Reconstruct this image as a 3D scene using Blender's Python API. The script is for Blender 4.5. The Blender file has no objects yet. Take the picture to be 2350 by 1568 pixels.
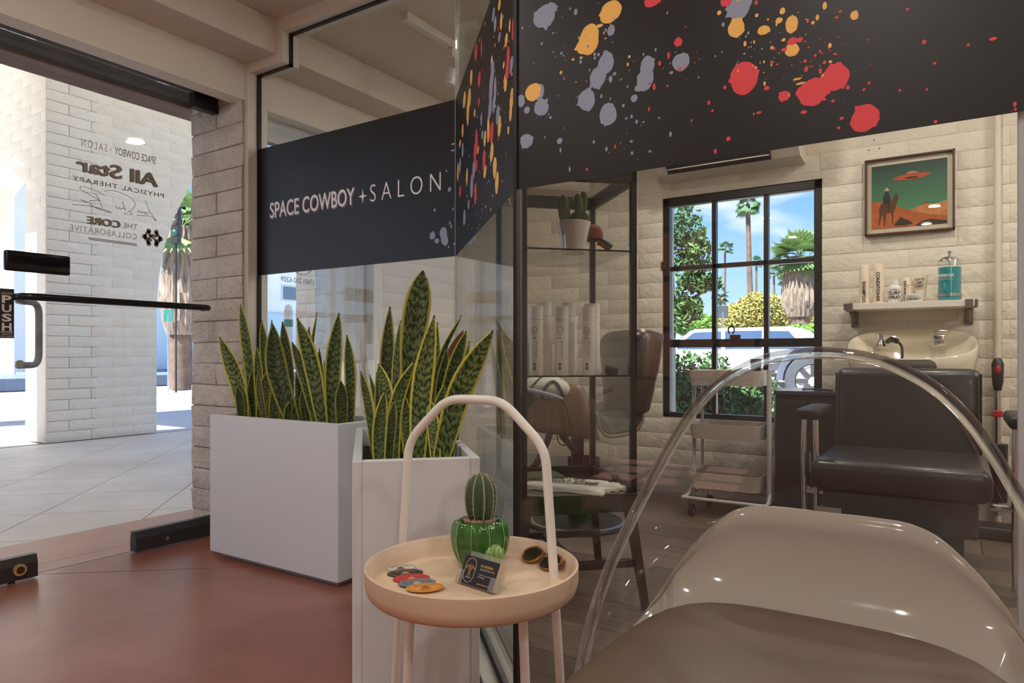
import bpy, bmesh, math, random
from mathutils import Vector, Matrix, noise
random.seed(7)
EXPOSURE=0.95; SKY=.85; SUN=9.5; LOBBY_W=3.6; SALON_W=3.0; FILL_L=12.0; FILL_S=13.0
PI=math.pi
SC=bpy.context.scene
COL=SC.collection
# ---------------------------------------------------------------- camera
# The room is axis aligned: X runs along the glass partition and the rear wall, Y along the street front.
F=1580.; CX=1175.; YH=815.; CAMZ=.82; TH=math.radians(33)
cd=bpy.data.cameras.new('camera'); cam=bpy.data.objects.new('camera',cd); COL.objects.link(cam)
cam.location=(0,0,CAMZ); cam.rotation_euler=(PI/2,0,TH)
cd.sensor_width=36; cd.lens=36*F/2350; cd.shift_y=(YH-784)/2350; cd.clip_start=.05; cd.clip_end=400
SC.camera=cam
SC.view_settings.view_transform='Standard'; SC.view_settings.look='None'
SC.view_settings.exposure=EXPOSURE; SC.view_settings.gamma=1; SC.view_settings.use_curve_mapping=False
cy=SC.cycles
cy.use_denoising=True; cy.max_bounces=10; cy.diffuse_bounces=5; cy.glossy_bounces=5; cy.transmission_bounces=8
cy.transparent_max_bounces=24; cy.caustics_reflective=False; cy.caustics_refractive=False; cy.sample_clamp_indirect=6
cy.blur_glossy=.3
# ---------------------------------------------------------------- sky
wd=bpy.data.worlds.new('sky'); SC.world=wd; wd.use_nodes=True
nt=wd.node_tree; nt.nodes.clear()
def wn(t,**k):
    n=nt.nodes.new(t)
    for a,b in k.items(): setattr(n,a,b)
    return n
out=wn('ShaderNodeOutputWorld'); bg=wn('ShaderNodeBackground'); tc=wn('ShaderNodeTexCoord'); sp=wn('ShaderNodeSeparateXYZ')
nt.links.new(tc.outputs['Generated'],sp.inputs[0])
rp=wn('ShaderNodeValToRGB'); e=rp.color_ramp.elements
e[0].position=0; e[0].color=(.55,.76,.98,1); e[1].position=.75; e[1].color=(.10,.27,.72,1)
m=rp.color_ramp.elements.new(.22); m.color=(.20,.44,.86,1)
nt.links.new(sp.outputs[2],rp.inputs[0])
mp=wn('ShaderNodeMapping'); mp.inputs['Scale'].default_value=(1,1,2.6); nt.links.new(tc.outputs['Generated'],mp.inputs[0])
nz=wn('ShaderNodeTexNoise'); nz.inputs['Scale'].default_value=3.6; nz.inputs['Detail'].default_value=6; nz.inputs['Roughness'].default_value=.52
nt.links.new(mp.outputs[0],nz.inputs[0])
cr=wn('ShaderNodeValToRGB'); cr.color_ramp.elements[0].position=.53; cr.color_ramp.elements[1].position=.66
nt.links.new(nz.outputs[0],cr.inputs[0])
mx=wn('ShaderNodeMixRGB'); mx.inputs[2].default_value=(.93,.94,1.0,1)
nt.links.new(cr.outputs[0],mx.inputs[0]); nt.links.new(rp.outputs[0],mx.inputs[1])
nt.links.new(mx.outputs[0],bg.inputs[0]); bg.inputs[1].default_value=SKY
nt.links.new(bg.outputs[0],out.inputs[0])
sl=bpy.data.lights.new('sun','SUN'); sl.energy=SUN; sl.angle=.009; sl.color=(1,.97,.93)
so=bpy.data.objects.new('sun',sl); COL.objects.link(so)
so.rotation_euler=Vector((.10,.62,-.78)).to_track_quat('-Z','Y').to_euler()
# ---------------------------------------------------------------- ray helpers: where a sight line meets a real plane of the place
FW=Vector((-math.sin(TH),math.cos(TH),0)); RT=Vector((math.cos(TH),math.sin(TH),0)); UP=Vector((0,0,1)); EYE=Vector((0,0,CAMZ))
def ray(x,y): return FW+RT*((x-CX)/F)+UP*((YH-y)/F)
def PX(x,y,c): d=ray(x,y); return EYE+d*(c/d.x)
def PY(x,y,c): d=ray(x,y); return EYE+d*(c/d.y)
def PZ(x,y,c): d=ray(x,y); return EYE+d*((c-CAMZ)/d.z)
def PD(x,y,D): return EYE+ray(x,y)*D
# ---------------------------------------------------------------- materials
def S(r,g,b):
    f=lambda c:(c/255/12.92 if c<=10 else ((c/255+.055)/1.055)**2.4)
    return (f(r),f(g),f(b),1)
MATS={}
def mat(name,col,rough=.5,metal=0,bump=0,bscale=40,vary=0,vscale=3,spec=.5,coat=0,col2=None,trans=0,ior=1.5,stretch=None,sss=0,dark=0):
    if name in MATS: return MATS[name]
    m=bpy.data.materials.new(name); m.use_nodes=True; t=m.node_tree; b=t.nodes['Principled BSDF']
    if len(col)==3: col=(*col,1)
    b.inputs['Base Color'].default_value=col; b.inputs['Roughness'].default_value=rough; b.inputs['Metallic'].default_value=metal
    b.inputs['Specular IOR Level'].default_value=spec; b.inputs['Coat Weight'].default_value=coat; b.inputs['Coat Roughness'].default_value=.08
    b.inputs['Transmission Weight'].default_value=trans; b.inputs['IOR'].default_value=ior
    L=t.links.new; N=t.nodes.new
    g=N('ShaderNodeNewGeometry'); co=g.outputs['Position']
    if stretch:
        mp=N('ShaderNodeMapping'); mp.inputs['Scale'].default_value=stretch; L(co,mp.inputs[0]); co=mp.outputs[0]
    if vary or col2:
        n=N('ShaderNodeTexNoise'); n.inputs['Scale'].default_value=vscale; n.inputs['Detail'].default_value=5; L(co,n.inputs[0])
        r=N('ShaderNodeValToRGB'); r.color_ramp.elements[0].position=.35; r.color_ramp.elements[1].position=.68
        r.color_ramp.elements[0].color=col
        r.color_ramp.elements[1].color=col2 if col2 else tuple(min(1,c*(1+vary)) for c in col[:3])+(1,)
        L(n.outputs[0],r.inputs[0]); src=r.outputs[0]
        if dark:
            n2=N('ShaderNodeTexNoise'); n2.inputs['Scale'].default_value=vscale*9; n2.inputs['Detail'].default_value=8; n2.inputs['Roughness'].default_value=.7; L(co,n2.inputs[0])
            r2=N('ShaderNodeValToRGB'); r2.color_ramp.elements[0].position=.62; r2.color_ramp.elements[1].position=.72; L(n2.outputs[0],r2.inputs[0])
            ml=N('ShaderNodeMath'); ml.operation='MULTIPLY'; ml.inputs[1].default_value=dark; L(r2.outputs[0],ml.inputs[0])
            x=N('ShaderNodeMixRGB'); x.inputs[2].default_value=(.16,.13,.1,1); L(ml.outputs[0],x.inputs[0]); L(src,x.inputs[1]); src=x.outputs[0]
        L(src,b.inputs['Base Color'])
    if bump:
        n=N('ShaderNodeTexNoise'); n.inputs['Scale'].default_value=bscale; n.inputs['Detail'].default_value=6; n.inputs['Roughness'].default_value=.6; L(co,n.inputs[0])
        bp=N('ShaderNodeBump'); bp.inputs['Strength'].default_value=min(1,bump); bp.inputs['Distance'].default_value=.012*max(1,bump); L(n.outputs[0],bp.inputs['Height']); L(bp.outputs[0],b.inputs['Normal'])
    MATS[name]=m; return m
def glassmat(name,tint=(1,1,1),f0=.045,rough=0.0,body=None,bodyw=0):
    """clear sheet: transparent body with a view-angle (Schlick) mirror on each face"""
    if name in MATS: return MATS[name]
    m=bpy.data.materials.new(name); m.use_nodes=True; t=m.node_tree; t.nodes.clear(); N=t.nodes.new; L=t.links.new
    o=N('ShaderNodeOutputMaterial'); mx=N('ShaderNodeMixShader'); tr=N('ShaderNodeBsdfTransparent'); gl=N('ShaderNodeBsdfGlossy')
    tr.inputs[0].default_value=(*tint,1); gl.inputs['Roughness'].default_value=rough
    g=N('ShaderNodeNewGeometry'); d=N('ShaderNodeVectorMath'); d.operation='DOT_PRODUCT'; L(g.outputs['Incoming'],d.inputs[0]); L(g.outputs['Normal'],d.inputs[1])
    def M(op,a,b=None):
        n=N('ShaderNodeMath'); n.operation=op
        for i,v in enumerate((a,b)):
            if v is None: continue
            if isinstance(v,(int,float)): n.inputs[i].default_value=v
            else: L(v,n.inputs[i])
        return n.outputs[0]
    c=M('ABSOLUTE',d.outputs['Value']); k=M('POWER',M('SUBTRACT',1.0,c),5.0); f=M('ADD',M('MULTIPLY',k,1-f0),f0)
    L(f,mx.inputs[0]); s=tr.outputs[0]
    if bodyw:
        df=N('ShaderNodeBsdfDiffuse'); df.inputs[0].default_value=(*body,1); m2=N('ShaderNodeMixShader'); m2.inputs[0].default_value=bodyw
        L(s,m2.inputs[1]); L(df.outputs[0],m2.inputs[2]); s=m2.outputs[0]
    L(s,mx.inputs[1]); L(gl.outputs[0],mx.inputs[2]); L(mx.outputs[0],o.inputs[0]); MATS[name]=m; return m
def emit(name,col,st):
    m=bpy.data.materials.new(name); m.use_nodes=True; b=m.node_tree.nodes['Principled BSDF']
    b.inputs['Base Color'].default_value=(*col,1); b.inputs['Emission Color'].default_value=(*col,1); b.inputs['Emission Strength'].default_value=st; return m
# ---------------------------------------------------------------- mesh building
W={}
class B:
    def __init__(s): s.bm=bmesh.new(); s.uvs=None
    def box(s,lo,hi,bev=0,seg=2,M=None,jit=0):
        lo=Vector(lo); hi=Vector(hi); vs=[]
        for z in (lo.z,hi.z):
            for x,y in ((lo.x,lo.y),(hi.x,lo.y),(hi.x,hi.y),(lo.x,hi.y)):
                p=Vector((x,y,z))
                if jit: p+=Vector((random.uniform(-1,1),random.uniform(-1,1),random.uniform(-1,1)))*jit
                vs.append(s.bm.verts.new(M@p if M else p))
        fs=[s.bm.faces.new([vs[i] for i in q]) for q in ((3,2,1,0),(4,5,6,7),(0,1,5,4),(1,2,6,5),(2,3,7,6),(3,0,4,7))]
        if bev:
            es=list({e for f in fs for e in f.edges})
            bmesh.ops.bevel(s.bm,geom=es,offset=bev,segments=seg,affect='EDGES',profile=.5)
        return s
    def tube(s,pts,r,n=10,closed=False,cap=True):
        pts=[Vector(p) for p in pts]; k=len(pts); rs=r if isinstance(r,(list,tuple)) else [r]*k
        rings=[]; prev=None
        for i,p in enumerate(pts):
            if closed: t=pts[(i+1)%k]-pts[i-1]
            else: t=pts[min(i+1,k-1)]-pts[max(i-1,0)]
            t.normalize()
            if prev is None:
                u=t.orthogonal().normalized()
            else:
                u=(prev-t*prev.dot(t)).normalized()
            prev=u; v=t.cross(u)
            rings.append([s.bm.verts.new(p+(u*math.cos(2*PI*j/n)+v*math.sin(2*PI*j/n))*rs[i]) for j in range(n)])
        m=k if closed else k-1
        for i in range(m):
            a,b=rings[i],rings[(i+1)%k]
            off=0
            if closed and i==k-1:
                off=min(range(n),key=lambda o:(a[0].co-b[o].co).length)
            for j in range(n):
                s.bm.faces.new((a[j],a[(j+1)%n],b[(j+1+off)%n],b[(j+off)%n]))
        if cap and not closed:
            s.bm.faces.new(list(reversed(rings[0]))); s.bm.faces.new(rings[-1])
        return s
    def cyl(s,p,q,r,n=16,r2=None): return s.tube([p,q],[r,r if r2 is None else r2],n)
    def lathe(s,prof,c=(0,0,0),n=24,sx=1,sy=1,ribs=0,amp=0,M=None,caps=True):
        c=Vector(c); rings=[]
        for r,z in prof:
            ring=[]
            for j in range(n):
                a=2*PI*j/n; k=r*(1+amp*math.cos(ribs*a)) if ribs else r
                p=c+Vector((k*sx*math.cos(a),k*sy*math.sin(a),z)); ring.append(s.bm.verts.new(M@p if M else p))
            rings.append(ring)
        for a,b in zip(rings,rings[1:]):
            for j in range(n): s.bm.faces.new((a[j],a[(j+1)%n],b[(j+1)%n],b[j]))
        if caps:
            s.bm.faces.new(list(reversed(rings[0]))); s.bm.faces.new(rings[-1])
        return s
    def prism(s,poly,fn,h):
        """poly: 2-D outline, fn(u,v,w) -> point, w from 0 to h"""
        a=[s.bm.verts.new(fn(u,v,0)) for u,v in poly]; b=[s.bm.verts.new(fn(u,v,h)) for u,v in poly]; n=len(poly)
        s.bm.faces.new(list(reversed(a))); s.bm.faces.new(b)
        for i in range(n): s.bm.faces.new((a[i],a[(i+1)%n],b[(i+1)%n],b[i]))
        return s
    def flat(s,pts):
        s.bm.faces.new([s.bm.verts.new(p) for p in pts]); return s
    def ell(s,c,r,n=16,m=10,M=None,fz=None):
        c=Vector(c); rings=[]
        for i in range(1,m):
            t=PI*i/m; rings.append([(c+Vector((r[0]*math.sin(t)*math.cos(2*PI*j/n),r[1]*math.sin(t)*math.sin(2*PI*j/n),-r[2]*math.cos(t)))) for j in range(n)])
        rings=[[s.bm.verts.new(M@p if M else p) for p in R] for R in rings]
        lo=c-Vector((0,0,r[2])); hi=c+Vector((0,0,r[2]))
        lo=s.bm.verts.new(M@lo if M else lo); hi=s.bm.verts.new(M@hi if M else hi)
        for j in range(n):
            s.bm.faces.new((lo,rings[0][(j+1)%n],rings[0][j])); s.bm.faces.new((rings[-1][j],rings[-1][(j+1)%n],hi))
        for a,b in zip(rings,rings[1:]):
            for j in range(n): s.bm.faces.new((a[j],a[(j+1)%n],b[(j+1)%n],b[j]))
        return s
    def grid(s,P,closed_u=False):
        V=[[s.bm.verts.new(p) for p in row] for row in P]
        for i in range(len(V)-1):
            k=len(V[0]); 
            for j in range(k if closed_u else k-1): s.bm.faces.new((V[i][j],V[i][(j+1)%k],V[i+1][(j+1)%k],V[i+1][j]))
        return s
    def mesh(s,name,mt,smooth=False,inv=None):
        if inv: s.bm.transform(inv)
        bmesh.ops.recalc_face_normals(s.bm,faces=s.bm.faces)
        me=bpy.data.meshes.new(name); s.bm.to_mesh(me); s.bm.free()
        if mt: me.materials.append(mt)
        if smooth:
            me.polygons.foreach_set('use_smooth',[True]*len(me.polygons))
            me.set_sharp_from_angle(angle=math.radians(smooth if smooth is not True else 40))
        return me
    def build(s,name,mt,parent=None,smooth=False,local=False,**props):
        inv=None
        if parent is not None and not local: inv=W[parent.name].inverted()
        o=bpy.data.objects.new(name,s.mesh(name,mt,smooth,inv)); COL.objects.link(o)
        if parent is not None: o.parent=parent; W[o.name]=W[parent.name]
        else: W[o.name]=Matrix()
        for k,v in props.items(): o[k]=v
        return o
def thing(name,label,cat,loc=(0,0,0),rz=0,group=None,kind=None):
    o=bpy.data.objects.new(name,None); COL.objects.link(o); o.location=loc; o.rotation_euler=(0,0,rz); o.empty_display_size=.05
    o['label']=label; o['category']=cat
    if group: o['group']=group
    W[o.name]=Matrix.Translation(Vector(loc))@Matrix.Rotation(rz,4,'Z'); return o
def tag(o,label,cat,group=None):
    o['label']=label; o['category']=cat
    if group: o['group']=group
    return o
def struct(o): o['kind']='structure'; return o
def sroot(name):
    o=bpy.data.objects.new(name,None); COL.objects.link(o); W[o.name]=Matrix(); o['kind']='structure'; o.empty_display_size=.05; return o
def inst(me,name,parent,loc,rot=None):
    o=bpy.data.objects.new(name,me); COL.objects.link(o); o.parent=parent; W[o.name]=W[parent.name]
    M=Matrix.Translation(Vector(loc))
    if rot is not None: M=M@rot
    o.matrix_local=W[parent.name].inverted()@M; return o
def text(s,M,w,h,mt,parent,name='lettering',off=0,dep=.0006,local=False,gap=1.0,arc=None,res=3):
    """lettering fitted to a box w x h whose lower left corner is the origin of M (x along the line, y up, z outwards)"""
    c=bpy.data.curves.new('t','FONT'); c.body=s; c.size=1; c.offset=off; c.space_character=gap; c.extrude=.5; c.resolution_u=res
    to=bpy.data.objects.new('t',c); me=bpy.data.meshes.new_from_object(to)
    bpy.data.objects.remove(to); bpy.data.curves.remove(c)
    xs=[v.co.x for v in me.vertices]; ys=[v.co.y for v in me.vertices]; x0,x1,y0,y1=min(xs),max(xs),min(ys),max(ys)
    T=M if local else W[parent.name].inverted()@M
    for v in me.vertices:
        x=(v.co.x-x0)/(x1-x0)*w; y=(v.co.y-y0)/(y1-y0)*h; z=(v.co.z+.5)*dep
        if arc:
            a=(x-w/2)/arc; x,y=w/2+(arc+y)*math.sin(a),(arc+y)*math.cos(a)-arc
        v.co=T@Vector((x,y,z))
    me.name=name; me.materials.clear(); me.materials.append(mt)
    o=bpy.data.objects.new(name,me); COL.objects.link(o); o.parent=parent; W[o.name]=W[parent.name]; return o
def basis(o,x,y,z=None):
    x=Vector(x).normalized(); y=Vector(y).normalized(); z=x.cross(y) if z is None else Vector(z)
    M=Matrix.Identity(4)
    for i in range(3): M[i][0]=x[i]; M[i][1]=y[i]; M[i][2]=z[i]; M[i][3]=o[i]
    return M
def clip(poly,a,b,c):
    """keep a*x+b*y<=c of a convex 2-D polygon"""
    r=[]
    for i in range(len(poly)):
        p,q=poly[i],poly[(i+1)%len(poly)]; dp=a*p[0]+b*p[1]-c; dq=a*q[0]+b*q[1]-c
        if dp<=0: r.append(p)
        if dp*dq<0: t=dp/(dp-dq); r.append((p[0]+(q[0]-p[0])*t,p[1]+(q[1]-p[1])*t))
    return r
def bez(pts,n=8,closed=False):
    """Catmull-Rom through the points"""
    pts=[Vector(p) for p in pts]; k=len(pts); r=[]
    for i in range(k if closed else k-1):
        if closed: p0,p1,p2,p3=pts[i-1],pts[i],pts[(i+1)%k],pts[(i+2)%k]
        else: p0,p1,p2,p3=pts[max(i-1,0)],pts[i],pts[i+1],pts[min(i+2,k-1)]
        for j in range(n):
            t=j/n; r.append(.5*((2*p1)+(p2-p0)*t+(2*p0-5*p1+4*p2-p3)*t*t+(3*p1-p0-3*p2+p3)*t**3))
    if not closed: r.append(pts[-1])
    return r
def fillet(pts,r,n=5):
    """polyline with rounded corners"""
    pts=[Vector(p) for p in pts]; o=[pts[0]]
    for i in range(1,len(pts)-1):
        p=pts[i]; a=p+(pts[i-1]-p).normalized()*r; b=p+(pts[i+1]-p).normalized()*r
        for k in range(n+1):
            t=k/n; o.append(a*(1-t)**2+p*2*t*(1-t)+b*t*t)
    return o+[pts[-1]]
# ---------------------------------------------------------------- shared materials
WALL=mat('white_painted_block',S(226,216,198),.8,bump=.8,bscale=30,vary=.05,vscale=2)
MORT=mat('painted_mortar',S(218,208,190),.9,bump=.6,bscale=60)
PLAS=mat('white_plaster',S(232,225,213),.75,bump=.15,bscale=25)
CEIL=mat('ceiling_paint',S(226,218,205),.8,bump=.1,bscale=30)
TRIM=mat('white_trim_paint',S(232,228,220),.4)
OUTB=mat('whitewashed_brick',S(240,230,212),.85,bump=.9,bscale=26,vary=.04,vscale=3,dark=.25)
JAMB=mat('rough_white_brick',S(212,204,192),.9,bump=2.8,bscale=24,col2=S(238,231,221),vscale=6,dark=.9)
BLACK=mat('black_metal',S(30,28,28),.35,spec=.5)
GASK=mat('black_gasket',S(14,14,16),.5)
CHROME=mat('chrome',(.75,.75,.76),.12,metal=1)
STEEL=mat('brushed_steel',(.5,.5,.5),.3,metal=1)
WHITEM=mat('white_powder_coat',S(236,232,226),.35)
GLASS=glassmat('clear_glass',(.985,.993,.989),.042)
WPANE=glassmat('window_glass',(.97,.985,.98),.04)
ACRYL=glassmat('clear_acrylic',(.965,.968,.97),.06)
PAPER=mat('white_paper',S(225,220,212),.6)
# ================================================================ LARGE STRUCTURE
CZ=2.27           # ceiling
# ---- downlights (the room's own lamps) ; fixtures sit on the ceiling
LAMP=emit('lamp_lens',(1,.92,.82),6)
def downlight(x,y,w,label,grp):
    t=thing('recessed_light',label,'ceiling light',(x,y,CZ),group=grp)
    b=B().lathe([(.05,-.004),(.075,-.004),(.08,.0),(.05,0)],(x,y,CZ),20,caps=False); b.build('trim_ring',WHITEM,t,smooth=True)
    B().lathe([(.048,-.002),(.048,-.001)],(x,y,CZ),20).build('lens',LAMP,t)
    l=bpy.data.lights.new('lamp','AREA'); l.shape='DISK'; l.size=.1; l.energy=w; l.color=(1,.945,.87)
    o=bpy.data.objects.new('lamp',l); COL.objects.link(o); o.location=(0,0,-.02); o.parent=t
for x,y,l_ in ((-1.7,-.9,'behind the viewer, nearest the street front'),(-.3,-.9,'behind the viewer, middle of the back row'),(1.1,-.9,'behind the viewer, nearest the right wall'),(-1.7,.5,'just inside the glass street door'),(-.2,.1,'in front of the clear armchair'),(1.2,.6,'beside the right lobby wall')): downlight(x,y,LOBBY_W,'round recessed lobby ceiling lamp '+l_,'lobby ceiling lamps')
for x,y,l_ in ((-1.0,3.35,'by the steel window'),(.0,3.2,'over the wash chair'),(1.2,3.2,'at the right end of the rear wall'),(-1.1,2.5,'behind the display cabinet'),(.2,2.3,'behind the splattered band')): downlight(x,y,SALON_W,'round recessed salon ceiling lamp '+l_,'salon ceiling lamps')
def fill(x,y,w,label):  # unseen globe lamp added to brighten ceiling and room, no known fixture
    t=thing('added_fill_lamp',label,'pendant lamp',(x,y,CZ))
    B().cyl((x,y,CZ-.002),(x,y,CZ-.02),.05,20).build('canopy',WHITEM,t); B().cyl((x,y,CZ-.02),(x,y,CZ-.26),.004,8).build('cord',WHITEM,t)
    B().ell((x,y,CZ-.34),(.09,.09,.09),20,12).build('globe',emit('fill_globe_glow',(1,.94,.86),3),t,smooth=True)
    l=bpy.data.lights.new('lamp','POINT'); l.energy=w; l.shadow_soft_size=.12; l.color=(1,.945,.87)
    o=bpy.data.objects.new('lamp',l); COL.objects.link(o); o.location=(0,0,-.48); o.parent=t
fill(1.9,-1.9,FILL_L,'white globe pendant lamp added unseen in the far lobby corner behind the viewer')
fill(1.3,2.9,FILL_S,'white globe pendant lamp added unseen at the right end of the salon')
# ---- floors
RED=mat('red_stained_concrete',S(136,82,66),.3,bump=.12,bscale=7,col2=S(160,106,90),vscale=2.2,spec=.5)
fl=sroot('floor')
la=(-.04,-.9)   # saw cut runs along the diagonal
nx,ny=-.643,.766; c0=nx*(-2.339)+ny*1.653; g=.0025
def slab(poly,z1,z0,name,mt,parent):
    b=B(); b.prism(poly,lambda u,v,w:Vector((u,v,z0+w)),z1-z0); return b.build(name,mt,parent)
for poly in ([(-2.9,-3.1),(2.7,-3.1),(2.7,1.265),(-2.9,1.265)],[(-2.9,1.265),(-1.53,1.265),(-1.53,1.99),(-2.9,1.99)],[(-1.53,1.265),(-.805,1.265),(-1.53,1.99)]):
    for a,b_,c in ((nx,ny,c0-g),(-nx,-ny,-c0-g)):
        p=clip(poly,a,b_,c)
        if len(p)>2: slab(p,0,-.03,'floor_slab',RED,fl)
B().box((-2.9,-3.1,-.06),(2.7,4.05,-.035)).build('subfloor',mat('dark_subfloor',S(52,40,36),.9),fl)
PL=[mat('plank_%d'%i,c,.42,bump=.18,bscale=60,col2=c2,vscale=9,stretch=(.6,9,1)) for i,(c,c2) in enumerate(((S(92,78,70),S(122,106,96)),(S(80,69,62),S(108,94,86)),(S(104,90,81),S(132,116,105))))]
quad=[(-.805,1.265),(2.7,1.265),(2.7,1.99),(-1.53,1.99)]
row=0; y=1.212
while y<3.97:
    x=-2.7-random.uniform(0,1.0)
    while x<2.7:
        p=[(x+.0015,y+.0015),(x+1.198,y+.0015),(x+1.198,y+.2205),(x+.0015,y+.2205)]
        cells=[]
        p=clip(clip(clip(p,-1,0,2.67),0,1,3.97),1,0,2.7)
        if len(p)>2:
            if y<1.98:
                q=p
                for i in range(4):
                    a,b_=quad[i],quad[(i+1)%4]; n_=(b_[1]-a[1],-(b_[0]-a[0])); q=clip(q,n_[0],n_[1],n_[0]*a[0]+n_[1]*a[1])
                    if len(q)<3: break
                if len(q)>2: cells.append(q)
                if y<1.99<y+.222:
                    q=clip(p,0,-1,-1.99)
                    if len(q)>2: cells.append(q)
            else: cells.append(p)
            k=random.choice(PL)
            for q in cells: slab(q,-.0005-random.random()*.0006,-.02,'plank',k,fl)
        x+=1.2
    y+=.222
# ---- ceiling with the boxed beam along the street front
ce=sroot('ceiling')
B().box((-2.7,-3.1,CZ),(2.7,4.1,CZ+.12)).build('ceiling_slab',CEIL,ce)
B().box((-2.67,-3.0,2.12),(-2.475,1.95,CZ),.004).build('beam',CEIL,ce)
B().box((-2.67,2.025,2.12),(-2.475,3.96,CZ),.004).build('beam',CEIL,ce)
# ---- brick helper
BR={}
def brick(parent,kind,u0,u1,z0,z1,place,mt,d=.012,jit=.0025):
    """kind keys shared meshes; place(u,z) gives the world matrix with local x along the wall, y up, z outwards"""
    key=(kind,round(u1-u0,2),round(z1-z0,3),random.randrange(3))
    if key not in BR:
        BR[key]=B().box((0,0,-.004),(u1-u0,z1-z0,d*random.uniform(.75,1.25)),min(.003,d*.8),2,jit=jit).mesh('brick',mt,smooth=70)
    o=bpy.data.objects.new('brick',BR[key]); COL.objects.link(o); o.parent=parent; W[o.name]=W[parent.name]; o.matrix_local=W[parent.name].inverted()@place(u0,z0)
def wall_bricks(parent,kind,u0,u1,z0,z1,L,h,gap,place,mt,limits=None,d=.012,jit=.0025):
    z=z0; r=0
    while z<z1-.02:
        zt=min(z+h,z1); x=u0-(L/2 if r%2 else 0)
        while x<u1:
            a,b_=max(x,u0),min(x+L-gap,u1)
            for p,q in (limits(a,b_,z,zt) if limits else [(a,b_)]):
                if q-p>.02: brick(parent,kind,p,q,z,zt-gap,place,mt,d,jit)
            x+=L
        z+=h; r+=1
def minus(a,b_,lo,hi):
    return [s for s in ((a,min(b_,lo)),(max(a,hi),b_)) if s[1]-s[0]>.005]
# ---- rear wall of the salon (parallel to the picture partition), with its steel window
RY=3.96; WX0,WX1,WZ0,WZ1=-1.495,-.61,.448,1.758
wb=sroot('wall_rear')
for lo,hi in (((-2.7,RY,0),(WX0,RY+.2,CZ)),((WX1,RY,0),(2.7,RY+.2,CZ)),((WX0,RY,0),(WX1,RY+.2,WZ0)),((WX0,RY,WZ1),(WX1,RY+.2,CZ))):
    B().box(lo,hi).build('wall_face',MORT,wb)
wall_bricks(wb,'rear',-2.67,1.42,.172,2.26,.41,.0905,.0035,lambda u,z:basis((u,RY,z),(1,0,0),(0,0,1)),WALL,
    lambda a,b_,z,zt:(minus(a,b_,WX0,WX1) if zt>WZ0 and z<WZ1 else [(a,b_)]),d=.002,jit=.0008)
GREY=mat('grey_baseboard_paint',S(176,172,170),.5)
struct(B().box((-2.67,RY-.012,0),(2.6,RY,.165),.002).build('baseboard_rear',GREY)); struct(B().box((-2.655,2.05,0),(-2.643,RY-.013,.165),.002).build('baseboard_front',GREY))
# ---- street front wall (X = -2.67 inside, -3.05 outside) with the glass door and the salon window
wf=sroot('wall_front')
for lo,hi in (((-3.05,-3.1,0),(-2.67,.05,2.6)),((-3.05,.05,2.05),(-2.67,1.925,2.6)),((-2.755,.05,1.957),(-2.67,1.925,2.05)),((-3.05,1.925,0),(-2.67,2.045,2.6)),((-3.05,2.045,0),(-2.67,2.73,.47)),((-3.05,2.045,1.945),(-2.67,2.73,2.6)),((-3.05,2.73,0),(-2.67,4.15,2.6))):
    B().box(lo,hi).build('wall_face',PLAS,wf)
B().box((-3.05,1.918,0),(-2.675,1.9255,2.03)).build('mortar_bed',mat('jamb_mortar',S(170,158,142),.95,bump=1,bscale=40),wf)
wall_bricks(wf,'jamb',-3.055,-2.675,0,2.03,.385,.098,.005,lambda u,z:basis((u,1.919,z),(1,0,0),(0,0,1)),JAMB,d=.007,jit=.0035)
wall_bricks(wf,'front',2.8,3.95,.172,2.1,.41,.0905,.006,lambda u,z:basis((-2.67,u,z),(0,1,0),(0,0,1)),WALL,d=.002,jit=.0008)
WOODL=mat('dark_weathered_lintel',S(46,36,30),.8,bump=.8,bscale=30,col2=S(84,68,58),vscale=5,stretch=(6,1,6))
struct(B().box((-3.05,-.1,2.0),(-2.756,1.924,2.052),.003).build('trim_1',WOODL))
WOODO=mat('outer_lintel_beam',S(120,98,84),.8,bump=.5,bscale=30,col2=S(140,118,104),vscale=5,stretch=(6,1,6))
struct(B().box((-3.22,-.3,1.985),(-3.055,3.1,2.16),.006).build('trim_2',WOODO))
# ---- white frame that holds the glass partition: post by the door, stepped head, sill
GY=1.99
fr=sroot('trim_3')
B().box((-2.68,1.93,0),(-2.655,2.03,2.13),.002).build('post',TRIM,fr)
B().box((-2.68,1.94,2.08),(-2.435,2.03,2.13),.002).build('head',TRIM,fr)
B().box((-2.48,1.941,2.1285),(-2.4355,2.029,2.2125),.001).build('head',TRIM,fr)
B().box((-2.48,1.94,2.212),(-1.50,2.03,2.275),.002).build('head',TRIM,fr)
B().box((-2.655,1.965,0),(-1.56,2.015,.02),.002).build('sill',TRIM,fr)
d45=Vector((-.7071,.7071,0)); n45=Vector((.7071,.7071,0)); C3=Vector((-.805,1.265,0)); C1=Vector((-1.53,1.99,0))
M45=basis(C3,d45,UP,z=-n45); L45=(C1-C3).length
B().box((0,0,-.045),(L45,.022,.045),.002,M=M45).build('sill',TRIM,fr)
B().box((0,CZ-.05,-.03),(L45,CZ-.002,.03),.002,M=M45).build('head',TRIM,fr)
B().box((-.805,1.235,0),(.09,1.295,.022),.002).build('sill',TRIM,fr); B().box((-.805,1.235,CZ-.05),(.09,1.295,CZ-.002),.002).build('head',TRIM,fr)
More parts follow.
